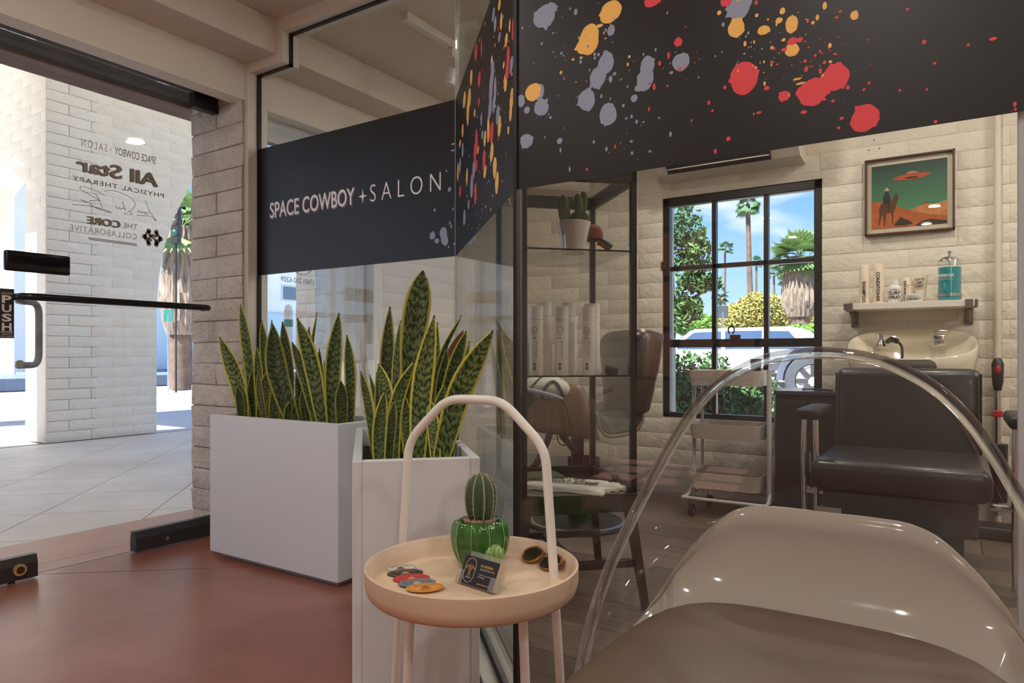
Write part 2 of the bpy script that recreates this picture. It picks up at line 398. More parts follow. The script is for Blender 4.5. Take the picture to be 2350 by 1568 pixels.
# ---- remaining lobby and salon walls (behind and beside the viewer)
WARM=mat('warm_lobby_paint',S(188,178,166),.7,vary=.03)
struct(B().box((2.6,-3.1,0),(2.75,4.15,CZ)).build('wall_right',WARM))
wr=sroot('wall_back')
for lo,hi in (((-2.7,-3.15,0),(-2.35,-3.0,CZ)),((-1.3,-3.15,0),(2.7,-3.0,CZ)),((-2.35,-3.15,0),(-1.3,-3.0,.6)),((-2.35,-3.15,1.9),(-1.3,-3.0,CZ))): B().box(lo,hi).build('wall_face',WARM,wr)
w3=sroot('window_3')
for x in (-2.33,-2.0,-1.66,-1.33): B().box((x-.02,-3.12,.6),(x+.02,-3.06,1.9)).build('mullion',BLACK,w3)
for z in (.62,1.04,1.47,1.88): B().box((-2.35,-3.115,z-.02),(-1.3,-3.065,z+.02)).build('mullion',BLACK,w3)
B().box((-2.35,-3.095,.6),(-1.3,-3.09,1.9)).build('pane',WPANE,w3)
# ---- rear window: black steel, three by three panes
w1=sroot('window_1'); y0,y1=RY+.01,RY+.06
fw_=.042
for lo,hi in (((WX0,y0,WZ0),(WX0+fw_,y1,WZ1)),((WX1-fw_,y0,WZ0),(WX1,y1,WZ1)),((WX0,y0,WZ1-.05),(WX1,y1,WZ1)),((WX0,y0,WZ0),(WX1,y1,WZ0+.03))): B().box(lo,hi,.004).build('frame_bar',BLACK,w1)
MX=[WX0+fw_,-1.19,-.90,WX1-fw_]; MZ=[WZ0+.03,.89,1.335,WZ1-.05]
for x in MX[1:3]: B().box((x-.013,y0+.005,WZ0+.03),(x+.013,y1-.005,WZ1-.05),.003).build('mullion',BLACK,w1)
B().box((MX[0],y0-.004,.865),(MX[3],y1,.912),.003).build('transom',BLACK,w1); B().box((MX[0],y0+.005,1.322),(MX[3],y1-.005,1.348),.003).build('mullion',BLACK,w1)
for i in range(3):
    for j in range(3): B().box((MX[i],y0+.02,MZ[j]),(MX[i+1],y0+.024,MZ[j+1])).build('pane',WPANE,w1)
B().box((WX0-.004,y0-.02,1.33),(WX0+.02,y0,1.38),.003).build('latch',BLACK,w1); 
# ---- salon window to the street, white wood
w2=sroot('window_2')
for lo,hi in (((-2.80,2.045,.47),(-2.76,2.06,1.945)),((-2.80,2.705,.47),(-2.74,2.73,1.945)),((-2.82,2.045,.47),(-2.70,2.73,.49)),((-2.80,2.045,1.93),(-2.76,2.73,1.945))): B().box(lo,hi,.003).build('frame_bar',TRIM,w2)
B().box((-2.785,2.06,.49),(-2.779,2.705,1.93)).build('pane',WPANE,w2)
PR=mat('black_print',S(38,34,32),.6); PRG=mat('grey_print',S(96,90,84),.6)
a=PX(645,640,-2.778); b_=PX(720,655,-2.778)
text('(760) 232-6209',basis((-2.778,b_.y,1.172),(0,-1,0),(0,0,1),(1,0,0)),b_.y-a.y,.034,PRG,w2)
ring=[Vector((-2.778,2.335+.075*math.cos(i*PI/16),1.30+.075*math.sin(i*PI/16))) for i in range(32)]
B().tube(ring,.002,4,closed=True).build('printed_ring',PRG,w2)
# ================================================================ GLASS PARTITION with vinyl bands
gp=thing('glass_partition','frameless glass partition in three angled panels carrying a black vinyl band','partition',(-1.2,1.6,0))
T=.005
G1=[(-2.655,.02),(-1.533,.02),(-1.533,2.212),(-2.435,2.212),(-2.435,2.08),(-2.655,2.08)]
B().prism(G1,lambda u,v,w:Vector((u,GY-T+w,v)),2*T).build('glass_panel',GLASS,gp)
B().box((.006,.022,-T),(L45-.004,CZ-.05,T),M=M45).build('glass_panel',GLASS,gp)
B().box((-.797,1.265-T,.022),(.085,1.265+T,CZ-.05)).build('glass_panel',GLASS,gp)
g_=B()
for lo,hi in (((-2.656,0,.02),(-2.645,0,2.09)),((-2.656,0,2.074),(-2.43,0,2.084)),((-2.441,0,2.074),(-2.43,0,2.216)),((-2.441,0,2.206),(-1.535,0,2.216))):
    g_.box((lo[0],GY-.014,lo[2]),(hi[0],GY+.004,hi[2]))
g_.build('gasket',GASK,gp)
B().box((0,.022,-.012),(L45,.032,.008),M=M45).build('gasket',GASK,gp)
B().box((-.812,1.255,.02),(-.803,1.275,CZ-.05)).build('gasket',GASK,gp)
B().box((.0735,1.272,.022),(.0835,1.287,CZ-.05),.002).build('end_post',mat('aluminium',(.62,.64,.68),.4),gp)
B().box((-1.536,1.983,.02),(-1.527,1.997,2.2)).build('corner_seal',glassmat('silicone',(.85,.9,.88),.02,.4,(.6,.65,.63),.3),gp)
VIN=mat('black_vinyl',S(19,14,18),.42,spec=.5)
Z0,Z1=1.179,1.748
B().box((-2.644,GY-T-.0012,Z0),(-1.534,GY-T,Z1)).build('vinyl_band',VIN,gp)
B().box((.003,Z0,T),(L45-.002,Z1,T+.0012),M=M45).build('vinyl_band',VIN,gp)
B().box((-.803,1.265-T-.0012,Z0),(.086,1.265-T,Z1)).build('vinyl_band',VIN,gp)
ORA=mat('orange_vinyl',S(255,198,100),.5); REDV=mat('red_vinyl',S(236,70,78),.5); GRY=mat('grey_blue_vinyl',S(152,160,186),.5)
WHV=mat('white_vinyl',S(252,248,250),.5)
def blob(u,v,ru,rv,spikes,mess,n=30):
    ph=[random.uniform(0,6.28) for _ in range(4)]; sp=[(random.uniform(0,6.28),random.uniform(.2,.75)) for _ in range(spikes)]; P=[]
    for i in range(n):
        a=2*PI*i/n; k=1+mess*(.5*math.sin(2*a+ph[0])+.3*math.sin(3*a+ph[1])+.2*math.sin(7*a+ph[2]))
        for s_,h in sp:
            d=abs((a-s_+PI)%(2*PI)-PI)
            if d<.16: k+=h*(1-d/.16)*.45
        P.append((u+ru*k*math.cos(a),v+rv*k*math.sin(a)))
    return P
LAY={}
def inside(p,lo,hi): return (min(max(p[0],lo[0]),hi[0]),min(max(p[1],lo[1]),hi[1]))
class Band:
    def __init__(s,uvw,u0,u1,thick=.0004): s.f=uvw; s.lo=(u0+.002,Z0+.002); s.hi=(u1-.002,Z1-.002); s.b={}; s.k=0
    def add(s,col,u,v,ru,rv,spikes=0,mess=.12,n=26):
        if not(s.lo[0]-ru<u<s.hi[0]+ru and s.lo[1]-rv<v<s.hi[1]+rv): return
        P=blob(u,v,ru,rv,spikes,mess,n)
        for a,b_,c in ((1,0,s.hi[0]),(-1,0,-s.lo[0]),(0,1,s.hi[1]),(0,-1,-s.lo[1])):
            P=clip(P,a,b_,c)
            if len(P)<3: return
        s.k+=1; w=.0002+.0000025*s.k
        b=s.b.setdefault(col.name,B()); b.prism(P,lambda x,y,h,w=w:s.f(x,y,h*w),1.0)
    def done(s):
        for k,b in s.b.items(): b.build('paint_splatter',MATS[k],gp,kind='stuff')
def onP3(px,py): p=PY(px,py,1.265-T); return p.x,p.z
b3=Band(lambda u,v,w:Vector((u,1.265-T-.0012-w,v)),-.803,.086)
def put3(col,L,sp=3,mess=.1):
    for px,py,rx,ry in L:
        u,v=onP3(px,py); u1,_=onP3(px+rx,py); _,v1=onP3(px,py-ry); b3.add(col,u,v,abs(u1-u),abs(v1-v),random.randint(sp-2,sp+3),mess)
put3(GRY,[(1250,38,24,27),(1266,20,12,14),(1391,146,18,26),(1373,178,19,25),(1347,230,20,24),(1396,263,20,25),(1486,152,17,22),(1481,184,20,24),(1466,203,9,8),(1563,143,19,21),(1243,247,16,20),(1238,212,11,20),(1209,324,14,17),(1697,14,28,30),(1196,232,9,14),(1403,70,9,12)],3)
put3(GRY,[(1285,324,6,7),(1456,226,8,8),(1210,253,7,8),(1390,122,6,6),(1402,182,4,8),(1411,170,4,4),(1322,28,4,7),(1374,126,3,4),(1431,243,3,4),(1450,268,3,4),(1451,352,3,4),(1449,325,3,3),(1287,345,2,6),(1308,389,2,6),(1492,348,3,3),(1540,168,3,3),(1532,30,2,3),(1264,270,3,3)],1,.06)
put3(ORA,[(1402,28,25,25),(1352,92,24,34),(1340,108,18,16),(1224,212,17,21),(1690,65,20,21),(1753,70,14,11),(1817,57,15,19),(1818,115,17,15),(1961,36,9,11),(1788,48,8,7),(1796,26,6,8)],3)
put3(ORA,[(1288,167,3,4),(1376,60,9,4),(1358,62,10,5),(1316,137,3,3),(1334,133,3,3),(1651,30,5,5),(1737,36,4,4),(1866,53,4,4),(1830,182,10,2.5),(1838,192,12,2.5),(1906,142,4,3),(1893,14,5,9),(1799,92,4,4),(1772,110,4,4)],0,.06)
put3(REDV,[(1497,4,19,12),(1708,180,34,36),(1800,221,13,12),(1866,212,36,30),(1845,212,20,12),(1890,196,24,20),(1918,178,30,32),(1985,272,33,31),(1557,97,9,10),(1667,3,12,14),(1820,95,11,8),(1836,92,6,6),(1502,200,3,8)],5)
put3(REDV,[(1760,203,6,5),(1845,258,7,4),(1932,272,5,3.5),(1925,294,4,3),(2121,97,5,5),(2279,90,9,4),(2222,104,4,3),(2145,146,4,3),(2329,240,4,6),(2330,253,3,5),(2320,258,3,3),(1672,319,5,5),(1642,348,3,6),(2147,280,4,4),(2065,208,3,3),(2127,206,3,3),(1742,259,6,3),(1848,141,4,4),(1772,144,4,4),(1920,41,4,3),(1929,27,4,3),(2083,22,4,3),(1535,128,3,8),(1490,251,2,5),(1348,389,2,4),(1412,337,2,5),(1736,7,4,5)],0,.06)
for k in range(230):
    cx,cy_,c=random.choice([(1250,90,GRY),(1380,110,ORA),(1390,200,GRY),(1480,190,GRY),(1700,90,GRY),(1800,80,ORA),(1830,140,REDV),(1560,170,REDV),(1230,240,GRY),(1350,60,GRY),(1440,300,GRY),(1900,150,REDV),(1760,130,ORA)])
    r=random.choice((.8,1,1,1.5,2,2.6)); u,v=onP3(random.gauss(cx,55),random.gauss(cy_,50)); b3.add(c,u,v,r*.0011,r*.0011*random.uniform(.8,2),0,.05,7)
b3.done()
def onP2(px,py):   # sight line onto the 45 degree panel
    d=ray(px,py); t=.46/(d.x+d.y); p=EYE+d*t; return (p-C3).dot(d45),p.z
b2=Band(lambda u,v,w:C3+d45*u+UP*v-n45*(T+.0012+w),.003,L45)
def put2(col,L,sp=2):
    for px,py,rx,ry in L:
        u,v=onP2(px,py); u1,_=onP2(px-rx,py); _,v1=onP2(px,py-ry); b2.add(col,u,v,abs(u1-u),abs(v1-v),sp,.14)
put2(ORA,[(1156,50,3,17),(1152,10,3,13),(1168,92,3,15),(1176,60,2,14),(1086,178,3,16),(1070,230,3,18),(1080,235,3,22),(1078,260,3,26),(1082,225,3,22),(1166,190,4,20),(1180,230,4,24),(1178,262,3,16),(1152,290,4,22),(1126,298,3,28),(1118,318,3,16),(1066,300,2,16),(1134,350,4,22),(1141,385,4,26),(1146,420,4,24),(1118,395,3,15),(1076,405,2,18),(1060,330,2,8),(1055,395,2,20),(1094,260,2,8),(1134,140,2,10),(1162,150,2,8),(1102,345,2,8),(1173,300,2,9)])
put2(REDV,[(1186,62,5,30),(1172,135,4,26),(1170,165,4,20),(1097,120,3,18),(1105,182,3,16),(1098,325,3,26),(1095,352,3,22),(1116,370,3,28),(1134,305,4,24),(1098,380,3,12),(1096,445,3,22),(1089,410,3,12),(1110,110,1,22),(1060,440,2,12),(1104,235,2,8)])
put2(GRY,[(1138,35,3,14),(1142,56,3,16),(1152,86,3,10),(1136,165,4,26),(1132,205,4,34),(1130,250,4,22),(1139,240,3,20),(1142,205,3,28),(1148,265,4,20),(1180,150,4,18),(1110,275,2,14),(1066,345,2,16),(1092,390,3,20),(1087,430,3,26),(1112,310,2,10),(1060,380,2,18),(1070,500,3,16),(1080,470,2,10),(1182,478,5,12)])
for k in range(150):
    px=random.gauss(1115,38); py=random.uniform(0,540); u,v=onP2(px,py); r=random.choice((.7,1,1.4,2))*.002; b2.add(random.choice((ORA,REDV,GRY)),u,v,r*1.4,r,0,.05,7)
b2.done()
b1=Band(lambda u,v,w:Vector((u,GY-T-.0012-w,v)),-2.644,-1.534)
for px,py,rx,ry in ((993,541,6,9),(1018,535,8,14),(1021,552,8,12),(1003,553,5,6),(1032,435,4,5),(1044,330,9,2),(1042,345,7,2),(1025,393,2,2),(998,482,3,3),(1033,512,2,4),(1036,520,2,4),(1030,567,2,2),(1040,480,2,3),(1043,560,2,3)):
    p=PY(px,py,GY-T); q=PY(px+rx,py-ry,GY-T); b1.add(GRY,p.x,p.z,q.x-p.x,abs(PY(px,py-ry,GY-T).z-p.z),2,.12)
b1.done()
bx=lambda x,z:basis((x,GY-T-.0012,z),(1,0,0),(0,0,1),(0,-1,0))
SHV=mat('lettering_shadow',S(120,112,122),.5)
text('SPACE COWBOY',bx(-2.566,1.421),.525,.070,SHV,gp,'lettering_shadow',dep=.0003)
text('SPACE COWBOY',bx(-2.573,1.4275),.527,.070,WHV,gp,off=.012,dep=.0005,res=8)
text('SALON',bx(-1.959,1.427),.358,.068,WHV,gp,off=-.012,dep=.0005,gap=1.6,res=8)
st=[]
for i in range(8):
    r=.030 if i%2==0 else .0075; a=i*PI/4; st.append((-2.0+r*.78*math.cos(a),1.455+r*math.sin(a)))
B().prism(st,lambda u,v,w:Vector((u,GY-T-.0012-w,v)),.0005).build('printed_star',WHV,gp)

# ================================================================ STREET DOOR
DX=-2.87
dr=sroot('door_1')
B().box((DX-.006,1.062,.012),(DX+.006,1.925,1.988),.0015).build('glass_leaf',GLASS,dr)
DB=mat('dark_bronze_rail',S(50,48,46),.45)
hs=lambda name,prof,y0,y1,mt=DB:B().prism(prof,lambda u,v,w:Vector((u,y0+w,v)),y1-y0).build(name,mt,dr)
rail=[(DX-.02,.006),(DX+.024,.006),(DX+.024,.06),(DX+.014,.088),(DX-.014,.088),(DX-.02,.06)]
hs('pivot_rail',rail,1.536,1.925); hs('lock_rail',rail,.98,1.176)
hs('top_pivot_patch',[(DX-.018,1.925),(DX+.022,1.925),(DX+.022,1.992),(DX-.018,1.992)],1.797,1.925,BLACK)
BRASS=mat('brass',S(226,200,140),.38,metal=.7)
lk=B().cyl((DX+.024,1.115,.045),(DX+.036,1.115,.045),.021,20).build('lock_cylinder',BRASS,dr,smooth=True)
B().cyl((DX+.036,1.115,.045),(DX+.040,1.115,.045),.013,16).build('keyway',mat('dark_brass',S(110,86,44),.35,metal=1),lk)
B().cyl((DX+.024,1.67,.035),(DX+.0265,1.67,.035),.008,12).build('screw',STEEL,dr)
B().cyl((DX,1.10,-.0),(DX,1.10,.02),.012,10).build('bolt',BLACK,dr)
B().box((DX+.007,1.070,1.122),(DX+.03,1.286,1.196),.008,3).build('lock_box',mat('black_gloss',S(16,15,17),.15),dr,smooth=True)
bar=[(DX+.01,1.118,1.028),(DX+.055,1.118,1.032),(DX+.075,1.135,1.033)]
B().tube([(DX+.008,1.112,1.03)]+bez([(DX+.05,1.112,1.03),(DX+.07,1.14,1.03),(DX+.07,1.20,1.03)],5)+[(DX+.07,1.76,1.03)]+bez([(DX+.07,1.805,1.03),(DX+.06,1.836,1.03),(DX+.008,1.842,1.03)],5),.0135,12).build('push_bar',mat('black_rubber',S(18,18,20),.3),dr,smooth=True)
hp=fillet([(DX-.008,1.125,1.018),(DX-.08,1.222,1.018),(DX-.08,1.222,.782),(DX-.008,1.125,.782)],.045,6)
B().tube(hp,.0125,12).build('pull_handle',mat('grey_handle',S(150,157,170),.35),dr,smooth=True)
B().cyl((DX+.006,1.122,.788),(DX+.016,1.122,.788),.014,14).build('screw',STEEL,dr); B().cyl((DX+.006,1.122,1.02),(DX+.016,1.122,1.02),.014,14).build('screw',STEEL,dr)
# neighbouring leaf (mostly outside the frame)
B().box((DX-.006,.06,.012),(DX+.006,1.05,1.988),.0015).build('glass_leaf',GLASS,dr)
# PUSH sticker
pk=B().box((DX+.0062,1.062,.88),(DX+.0075,1.106,1.058)).build('sticker',mat('sticker_black',S(40,38,38),.5),dr)
sm=lambda y,z:basis((DX+.0076,y+.006,z),(0,1,0),(0,0,1),(1,0,0))
for i,ch in enumerate('PUSH'): text(ch,sm(1.062,1.006-.033*i),.030,.028,PAPER,pk,off=.03)
text('DOOR',sm(1.060,.899),.036,.007,PAPER,pk,off=.02); text('SERVICE',sm(1.062,.892),.032,.004,PAPER,pk); text('323-3299',sm(1.058,.884),.038,.005,PAPER,pk)
B().box((DX+.0076,1.066,1.036),(DX+.0079,1.102,1.046)).build('sticker_line',mat('sticker_grey',S(120,116,112),.5),pk)
# decals on the door glass, read from the street
DEC=mat('door_decal',S(146,138,126),.6); DEC2=mat('soft_decal_and_shadow',S(172,163,150),.6); DEC3=mat('door_decal_brown',S(146,124,92),.6)
def dec(px,py): p=PX(px,py,DX+.0063); return p.y,p.z
def decal(s,pr,pl,h,mt,off=0,gap=1.0,shadow=True):
    (yr,zr),(yl,zl)=dec(*pr),dec(*pl)
    z=(zr+zl)/2
    text(s,basis((DX+.0064,yr,z),(0,-1,0),(0,0,1),(1,0,0)),yr-yl,h,mt,dr,off=off,gap=gap,dep=.0004)
    if shadow: text(s,basis((DX-.0066,yr,z+.001),(0,-1,0),(0,0,1),(1,0,0)),yr-yl,h,DEC2,dr,off=off,gap=gap,dep=.0003)  # paler second copy paints the shadow ghost of the lettering
decal('SPACE COWBOY',(357.5,380),(263,352),.031,DEC3,.005,shadow=False); decal('SALON',(245.6,349),(187,335),.030,DEC3,-.01,1.5,shadow=False)
decal('+',(256,348),(252,347),.012,DEC3,shadow=False)
decal('All Star',(364,430),(176,392),.056,DEC,.022); decal('PHYSICAL THERAPY',(376,455),(166,414),.019,DEC,.012,1.15,shadow=False)
decal('THE',(315,528),(283,522),.021,DEC2,0,shadow=False); decal('CORE',(277,524),(202,514),.030,DEC,.022); decal('COLLABORATIVE',(314,549),(160,530),.023,DEC2,-.008,1.1,shadow=False)
for p,q in (((314,563),(202,545)),((314.5,566),(204,549))):
    (ya,za),(yb,zb)=dec(*p),dec(*q); z=(za+zb)/2; B().box((DX+.0063,yb,z),(DX+.0067,ya,z+.0035)).build('printed_line',DEC,dr)
def script(pts,r=.0016):
    P=[Vector((DX+.0066,*dec(150+x*.1722,310+y*.1722))) for x,y in pts]; return bez(P,6)
sb=B()
for pts in ([(1065,870),(1120,1010),(1190,1110),(1215,1140),(1190,1135),(1140,1085),(950,1070)],[(1105,1020),(1095,1050),(1075,1060),(1065,1020),(1050,1050),(1030,1020),(1010,1040),(990,1010),(965,1020),(985,1035)],
  [(520,755),(560,738),(680,750),(850,825),(930,920),(880,1000),(790,1045),(800,1060),(880,1060),(880,1040),(840,1010)],[(760,885),(780,950),(800,1005),(770,970),(740,990),(720,965),(700,985),(670,945)],
  [(515,800),(400,740),(230,685),(200,715),(330,800),(460,870),(420,870),(320,880),(350,940),(480,1000),(600,1035),(590,1020),(450,975),(300,945),(95,925)],[(405,780),(450,870),(495,970)],[(300,905),(275,880),(260,900),(245,870),(230,885),(205,855)]):
    sb.tube(script(pts),.0012,4)
sb.build('script_lettering',DEC,dr)
lg=B(); yc,zc=dec(350,546)
for sx in (-1,1):
    for (a,r1,k) in ((0,.02,1),(1,.02,1)):
        pass
for (u,v,r) in ((-.034,0,.011),(.034,0,.011),(-.016,.027,.010),(.016,.027,.010),(-.016,-.027,.010),(.016,-.027,.010)):
    lg.prism([(u+r*math.cos(i*PI/8),v+r*math.sin(i*PI/8)) for i in range(16)],lambda x,y,w:Vector((DX+.0063+w,yc+x,zc+y)),.0004)
for P in ([(-.034,0),(-.016,.027),(-.012,.006),(.004,.0),(.012,-.010),(.016,-.027)],[(.034,0),(.016,-.027),(.02,-.004)],[(.034,0),(.016,.027),(.018,.008),(.0,.012),(-.012,.004)],[(-.034,0),(-.016,-.027),(-.02,-.002),(-.004,-.014)]):
    pts=bez([(x,y,0) for x,y in P],5)
    for p,q in zip(pts,pts[1:]):
        d=(q-p); n=Vector((-d.y,d.x,0)).normalized()*.0052
        lg.prism([((p+n).x,(p+n).y),((p-n).x,(p-n).y),((q-n).x,(q-n).y),((q+n).x,(q+n).y)],lambda x,y,w:Vector((DX+.0063+w,yc+x,zc+y)),.0004)
lg.build('printed_emblem',DEC,dr)
# ================================================================ PLANTERS AND SNAKE PLANTS
PLW=mat('planter_white_fibreglass',S(222,226,231),.38)
SOIL=mat('dark_soil',S(44,34,26),.95,bump=1,bscale=60)
def planter(label,loc,rz,L=.748,Wd=.295,H=.578):
    t=thing('planter',label,'planter',loc,rz,group='white box planters')
    b=B(); w=.022
    b.box((0,0,.02),(L,w,H),.003); b.box((0,Wd-w,.02),(L,Wd,H),.003); b.box((0,w,.02),(w,Wd-w,H),.003); b.box((L-w,w,.02),(L,Wd-w,H),.003); b.box((w,w,.02),(L-w,Wd-w,.05))
    b.build('box_wall',PLW,t,local=True)
    B().box((.03,.03,0),(L-.03,Wd-.03,.02)).build('plinth',mat('planter_plinth',S(180,176,172),.5),t,local=True)
    B().box((w,w,H-.09),(L-w,Wd-w,H-.06)).build('soil',SOIL,t,local=True)
    return t
planter('white box planter by the brick door jamb, its long face towards the street door',(-2.570,1.688,0),0)
A=Vector((-1.056,1.222,0)); q=A+n45*.1475
planter('white box planter behind the round tray table, its narrow end facing the viewer',(q.x,q.y,0),math.radians(135))
def leafmat():
    m=bpy.data.materials.new('snake_plant_leaf'); m.use_nodes=True; t=m.node_tree; b=t.nodes['Principled BSDF']; N=t.nodes.new; L=t.links.new
    b.inputs['Roughness'].default_value=.42; b.inputs['Specular IOR Level'].default_value=.4
    uv=N('ShaderNodeUVMap'); uv.uv_map='UVMap'; s=N('ShaderNodeSeparateXYZ'); L(uv.outputs[0],s.inputs[0])
    def M(op,a,b_=None,c=None):
        n=N('ShaderNodeMath'); n.operation=op
        for i,v in enumerate((a,b_,c)):
            if v is None: continue
            if isinstance(v,(int,float)): n.inputs[i].default_value=v
            else: L(v,n.inputs[i])
        return n.outputs[0]
    e=M('ABSOLUTE',M('SUBTRACT',s.outputs[0],.5))
    mp=N('ShaderNodeMapping'); mp.inputs['Scale'].default_value=(1.0,1.6,1); L(uv.outputs[0],mp.inputs[0])
    oi=N('ShaderNodeObjectInfo'); ad=N('ShaderNodeVectorMath'); ad.operation='ADD'; cb=N('ShaderNodeCombineXYZ'); L(M('MULTIPLY',oi.outputs['Random'],37.0),cb.inputs[2]); L(mp.outputs[0],ad.inputs[0]); L(cb.outputs[0],ad.inputs[1])
    n1=N('ShaderNodeTexNoise'); n1.inputs['Scale'].default_value=9; n1.inputs['Detail'].default_value=4; L(ad.outputs[0],n1.inputs[0])
    ph=M('ADD',M('MULTIPLY',s.outputs[1],125.0),M('MULTIPLY',n1.outputs[0],15.0)); ph=M('SUBTRACT',ph,M('MULTIPLY',e,9.0))
    zig=N('ShaderNodeTexNoise'); zig.inputs['Scale'].default_value=32; L(ad.outputs[0],zig.inputs[0]); ph=M('ADD',ph,M('MULTIPLY',zig.outputs[0],7.0))
    band=M('SINE',ph)
    r=N('ShaderNodeValToRGB'); r.color_ramp.elements[0].position=.22; r.color_ramp.elements[1].position=.52; r.color_ramp.elements[0].color=S(34,54,28); r.color_ramp.elements[1].color=S(122,140,88)
    L(M('MULTIPLY_ADD',band,.5,.5),r.inputs[0])
    n2=N('ShaderNodeTexNoise'); n2.inputs['Scale'].default_value=5; L(ad.outputs[0],n2.inputs[0])
    dk=N('ShaderNodeMixRGB'); dk.blend_type='MULTIPLY'; dk.inputs[0].default_value=1; L(r.outputs[0],dk.inputs[1])
    r3=N('ShaderNodeValToRGB'); r3.color_ramp.elements[0].color=(.5,.58,.5,1); r3.color_ramp.elements[1].color=(1.3,1.25,1.1,1); r3.color_ramp.elements[0].position=.3; r3.color_ramp.elements[1].position=.7; L(n2.outputs[0],r3.inputs[0]); L(r3.outputs[0],dk.inputs[2])
    ey=N('ShaderNodeValToRGB'); ey.color_ramp.interpolation='LINEAR'; ey.color_ramp.elements[0].position=.40; ey.color_ramp.elements[1].position=.43; L(M('ADD',e,M('MULTIPLY',M('SUBTRACT',n1.outputs[0],.5),.06)),ey.inputs[0])
    x=N('ShaderNodeMixRGB'); L(ey.outputs[0],x.inputs[0]); L(dk.outputs[0],x.inputs[1]); x.inputs[2].default_value=S(214,204,84)
    tip=N('ShaderNodeValToRGB'); tip.color_ramp.elements[0].position=.955; tip.color_ramp.elements[1].position=.985; L(s.outputs[1],tip.inputs[0])
    y=N('ShaderNodeMixRGB'); L(tip.outputs[0],y.inputs[0]); L(x.outputs[0],y.inputs[1]); y.inputs[2].default_value=S(60,40,30)
    br=N('ShaderNodeAttribute'); br.attribute_type='OBJECT'; br.attribute_name='dry'; bm_=M('MULTIPLY',br.outputs['Fac'],M('GREATER_THAN',M('ADD',s.outputs[1],M('MULTIPLY',n1.outputs[0],.35)),.75))
    vb=N('ShaderNodeMixRGB'); vb.blend_type='MULTIPLY'; vb.inputs[0].default_value=1; L(y.outputs[0],vb.inputs[1]); vr=M('MULTIPLY_ADD',oi.outputs['Random'],.65,.45); L(vr,vb.inputs[2]); y=vb
    zz=N('ShaderNodeMixRGB'); L(bm_,zz.inputs[0]); L(y.outputs[0],zz.inputs[1]); zz.inputs[2].default_value=S(104,62,30)
    L(zz.outputs[0],b.inputs['Base Color']); return m
LEAF=leafmat()
def leaf(parent,base,ctrl,tip,width,yaw=0,twist=0,fold=.25,wprof=None,dry=0,n=14,m=6):
    """blade swept along base-ctrl-tip, flat side turned towards the lobby by default"""
    P=bez([base,ctrl,tip],n//2); k=len(P); V=[];UV=[]
    v0=Vector((-base.x,-base.y,0)).normalized()
    for i,p in enumerate(P):
        t=i/(k-1); ax=(P[min(i+1,k-1)]-P[max(i-1,0)]).normalized()
        nrm=(v0-ax*v0.dot(ax)).normalized(); nrm=Matrix.Rotation(yaw+twist*t,3,ax)@nrm; side=ax.cross(nrm)
        w=wprof(t) if wprof else (.42+.58*math.sin(min(1,t/.55)*PI/2)) if t<.55 else math.cos((t-.55)/.45*PI/2)**1.15
        w=max(w,.0)*width/2+.0008
        row=[]
        for j in range(m+1):
            s=j/m*2-1; row.append(p+side*(s*w)+nrm*(fold*w*(s*s-.4)))
            UV.append((j/m,t))
        V.append(row)
    b=B(); b.grid(V); bm=b.bm; lay=bm.loops.layers.uv.new('UVMap')
    bm.verts.index_update()
    for f in bm.faces:
        for l in f.loops: l[lay].uv=UV[l.vert.index]
    o=b.build('leaf',LEAF,parent,smooth=80); 
    md=o.modifiers.new('thickness','SOLIDIFY'); md.thickness=.003; md.offset=0
    o['dry']=float(dry); return o
def plant(label,loc,rows,depth,zs):
    t=thing('snake_plant',label,'plant',loc,group='variegated snake plants')
    for r in rows:
        (bx_,by,tx,ty,w)=r[:5]; o=r[5] if len(r)>5 else {}
        D=depth(bx_)+o.get('d',0); base=PD(bx_,by,D); 
        base.z=min(base.z,zs) if o.get('root',1) else base.z
        if base.z>zs:   # carry the blade down to the soil
            pass
        D2=D+o.get('dt',random.uniform(-.03,.05)); tip=PD(tx,ty,D2)
        cx,cy_=o.get('c',((bx_*.55+tx*.45),(by*.5+ty*.5))); ctrl=PD(cx,cy_,(D+D2)/2)
        leaf(t,base,ctrl,tip,w*D/F,o.get('yaw',random.uniform(-.35,.35)),o.get('tw',random.uniform(-.4,.4)),o.get('fold',random.uniform(.15,.5)),(lambda t:(.50-.08*math.sin(t/.42*PI) if t<.42 else .50+.50*math.sin((t-.42)/.33*PI/2) if t<.75 else math.cos((t-.75)/.25*PI/2)**.9)) if o.get('wp') else None,o.get('dry',0))
    return t
def dl(px): return 1.775/ray(px,815).y
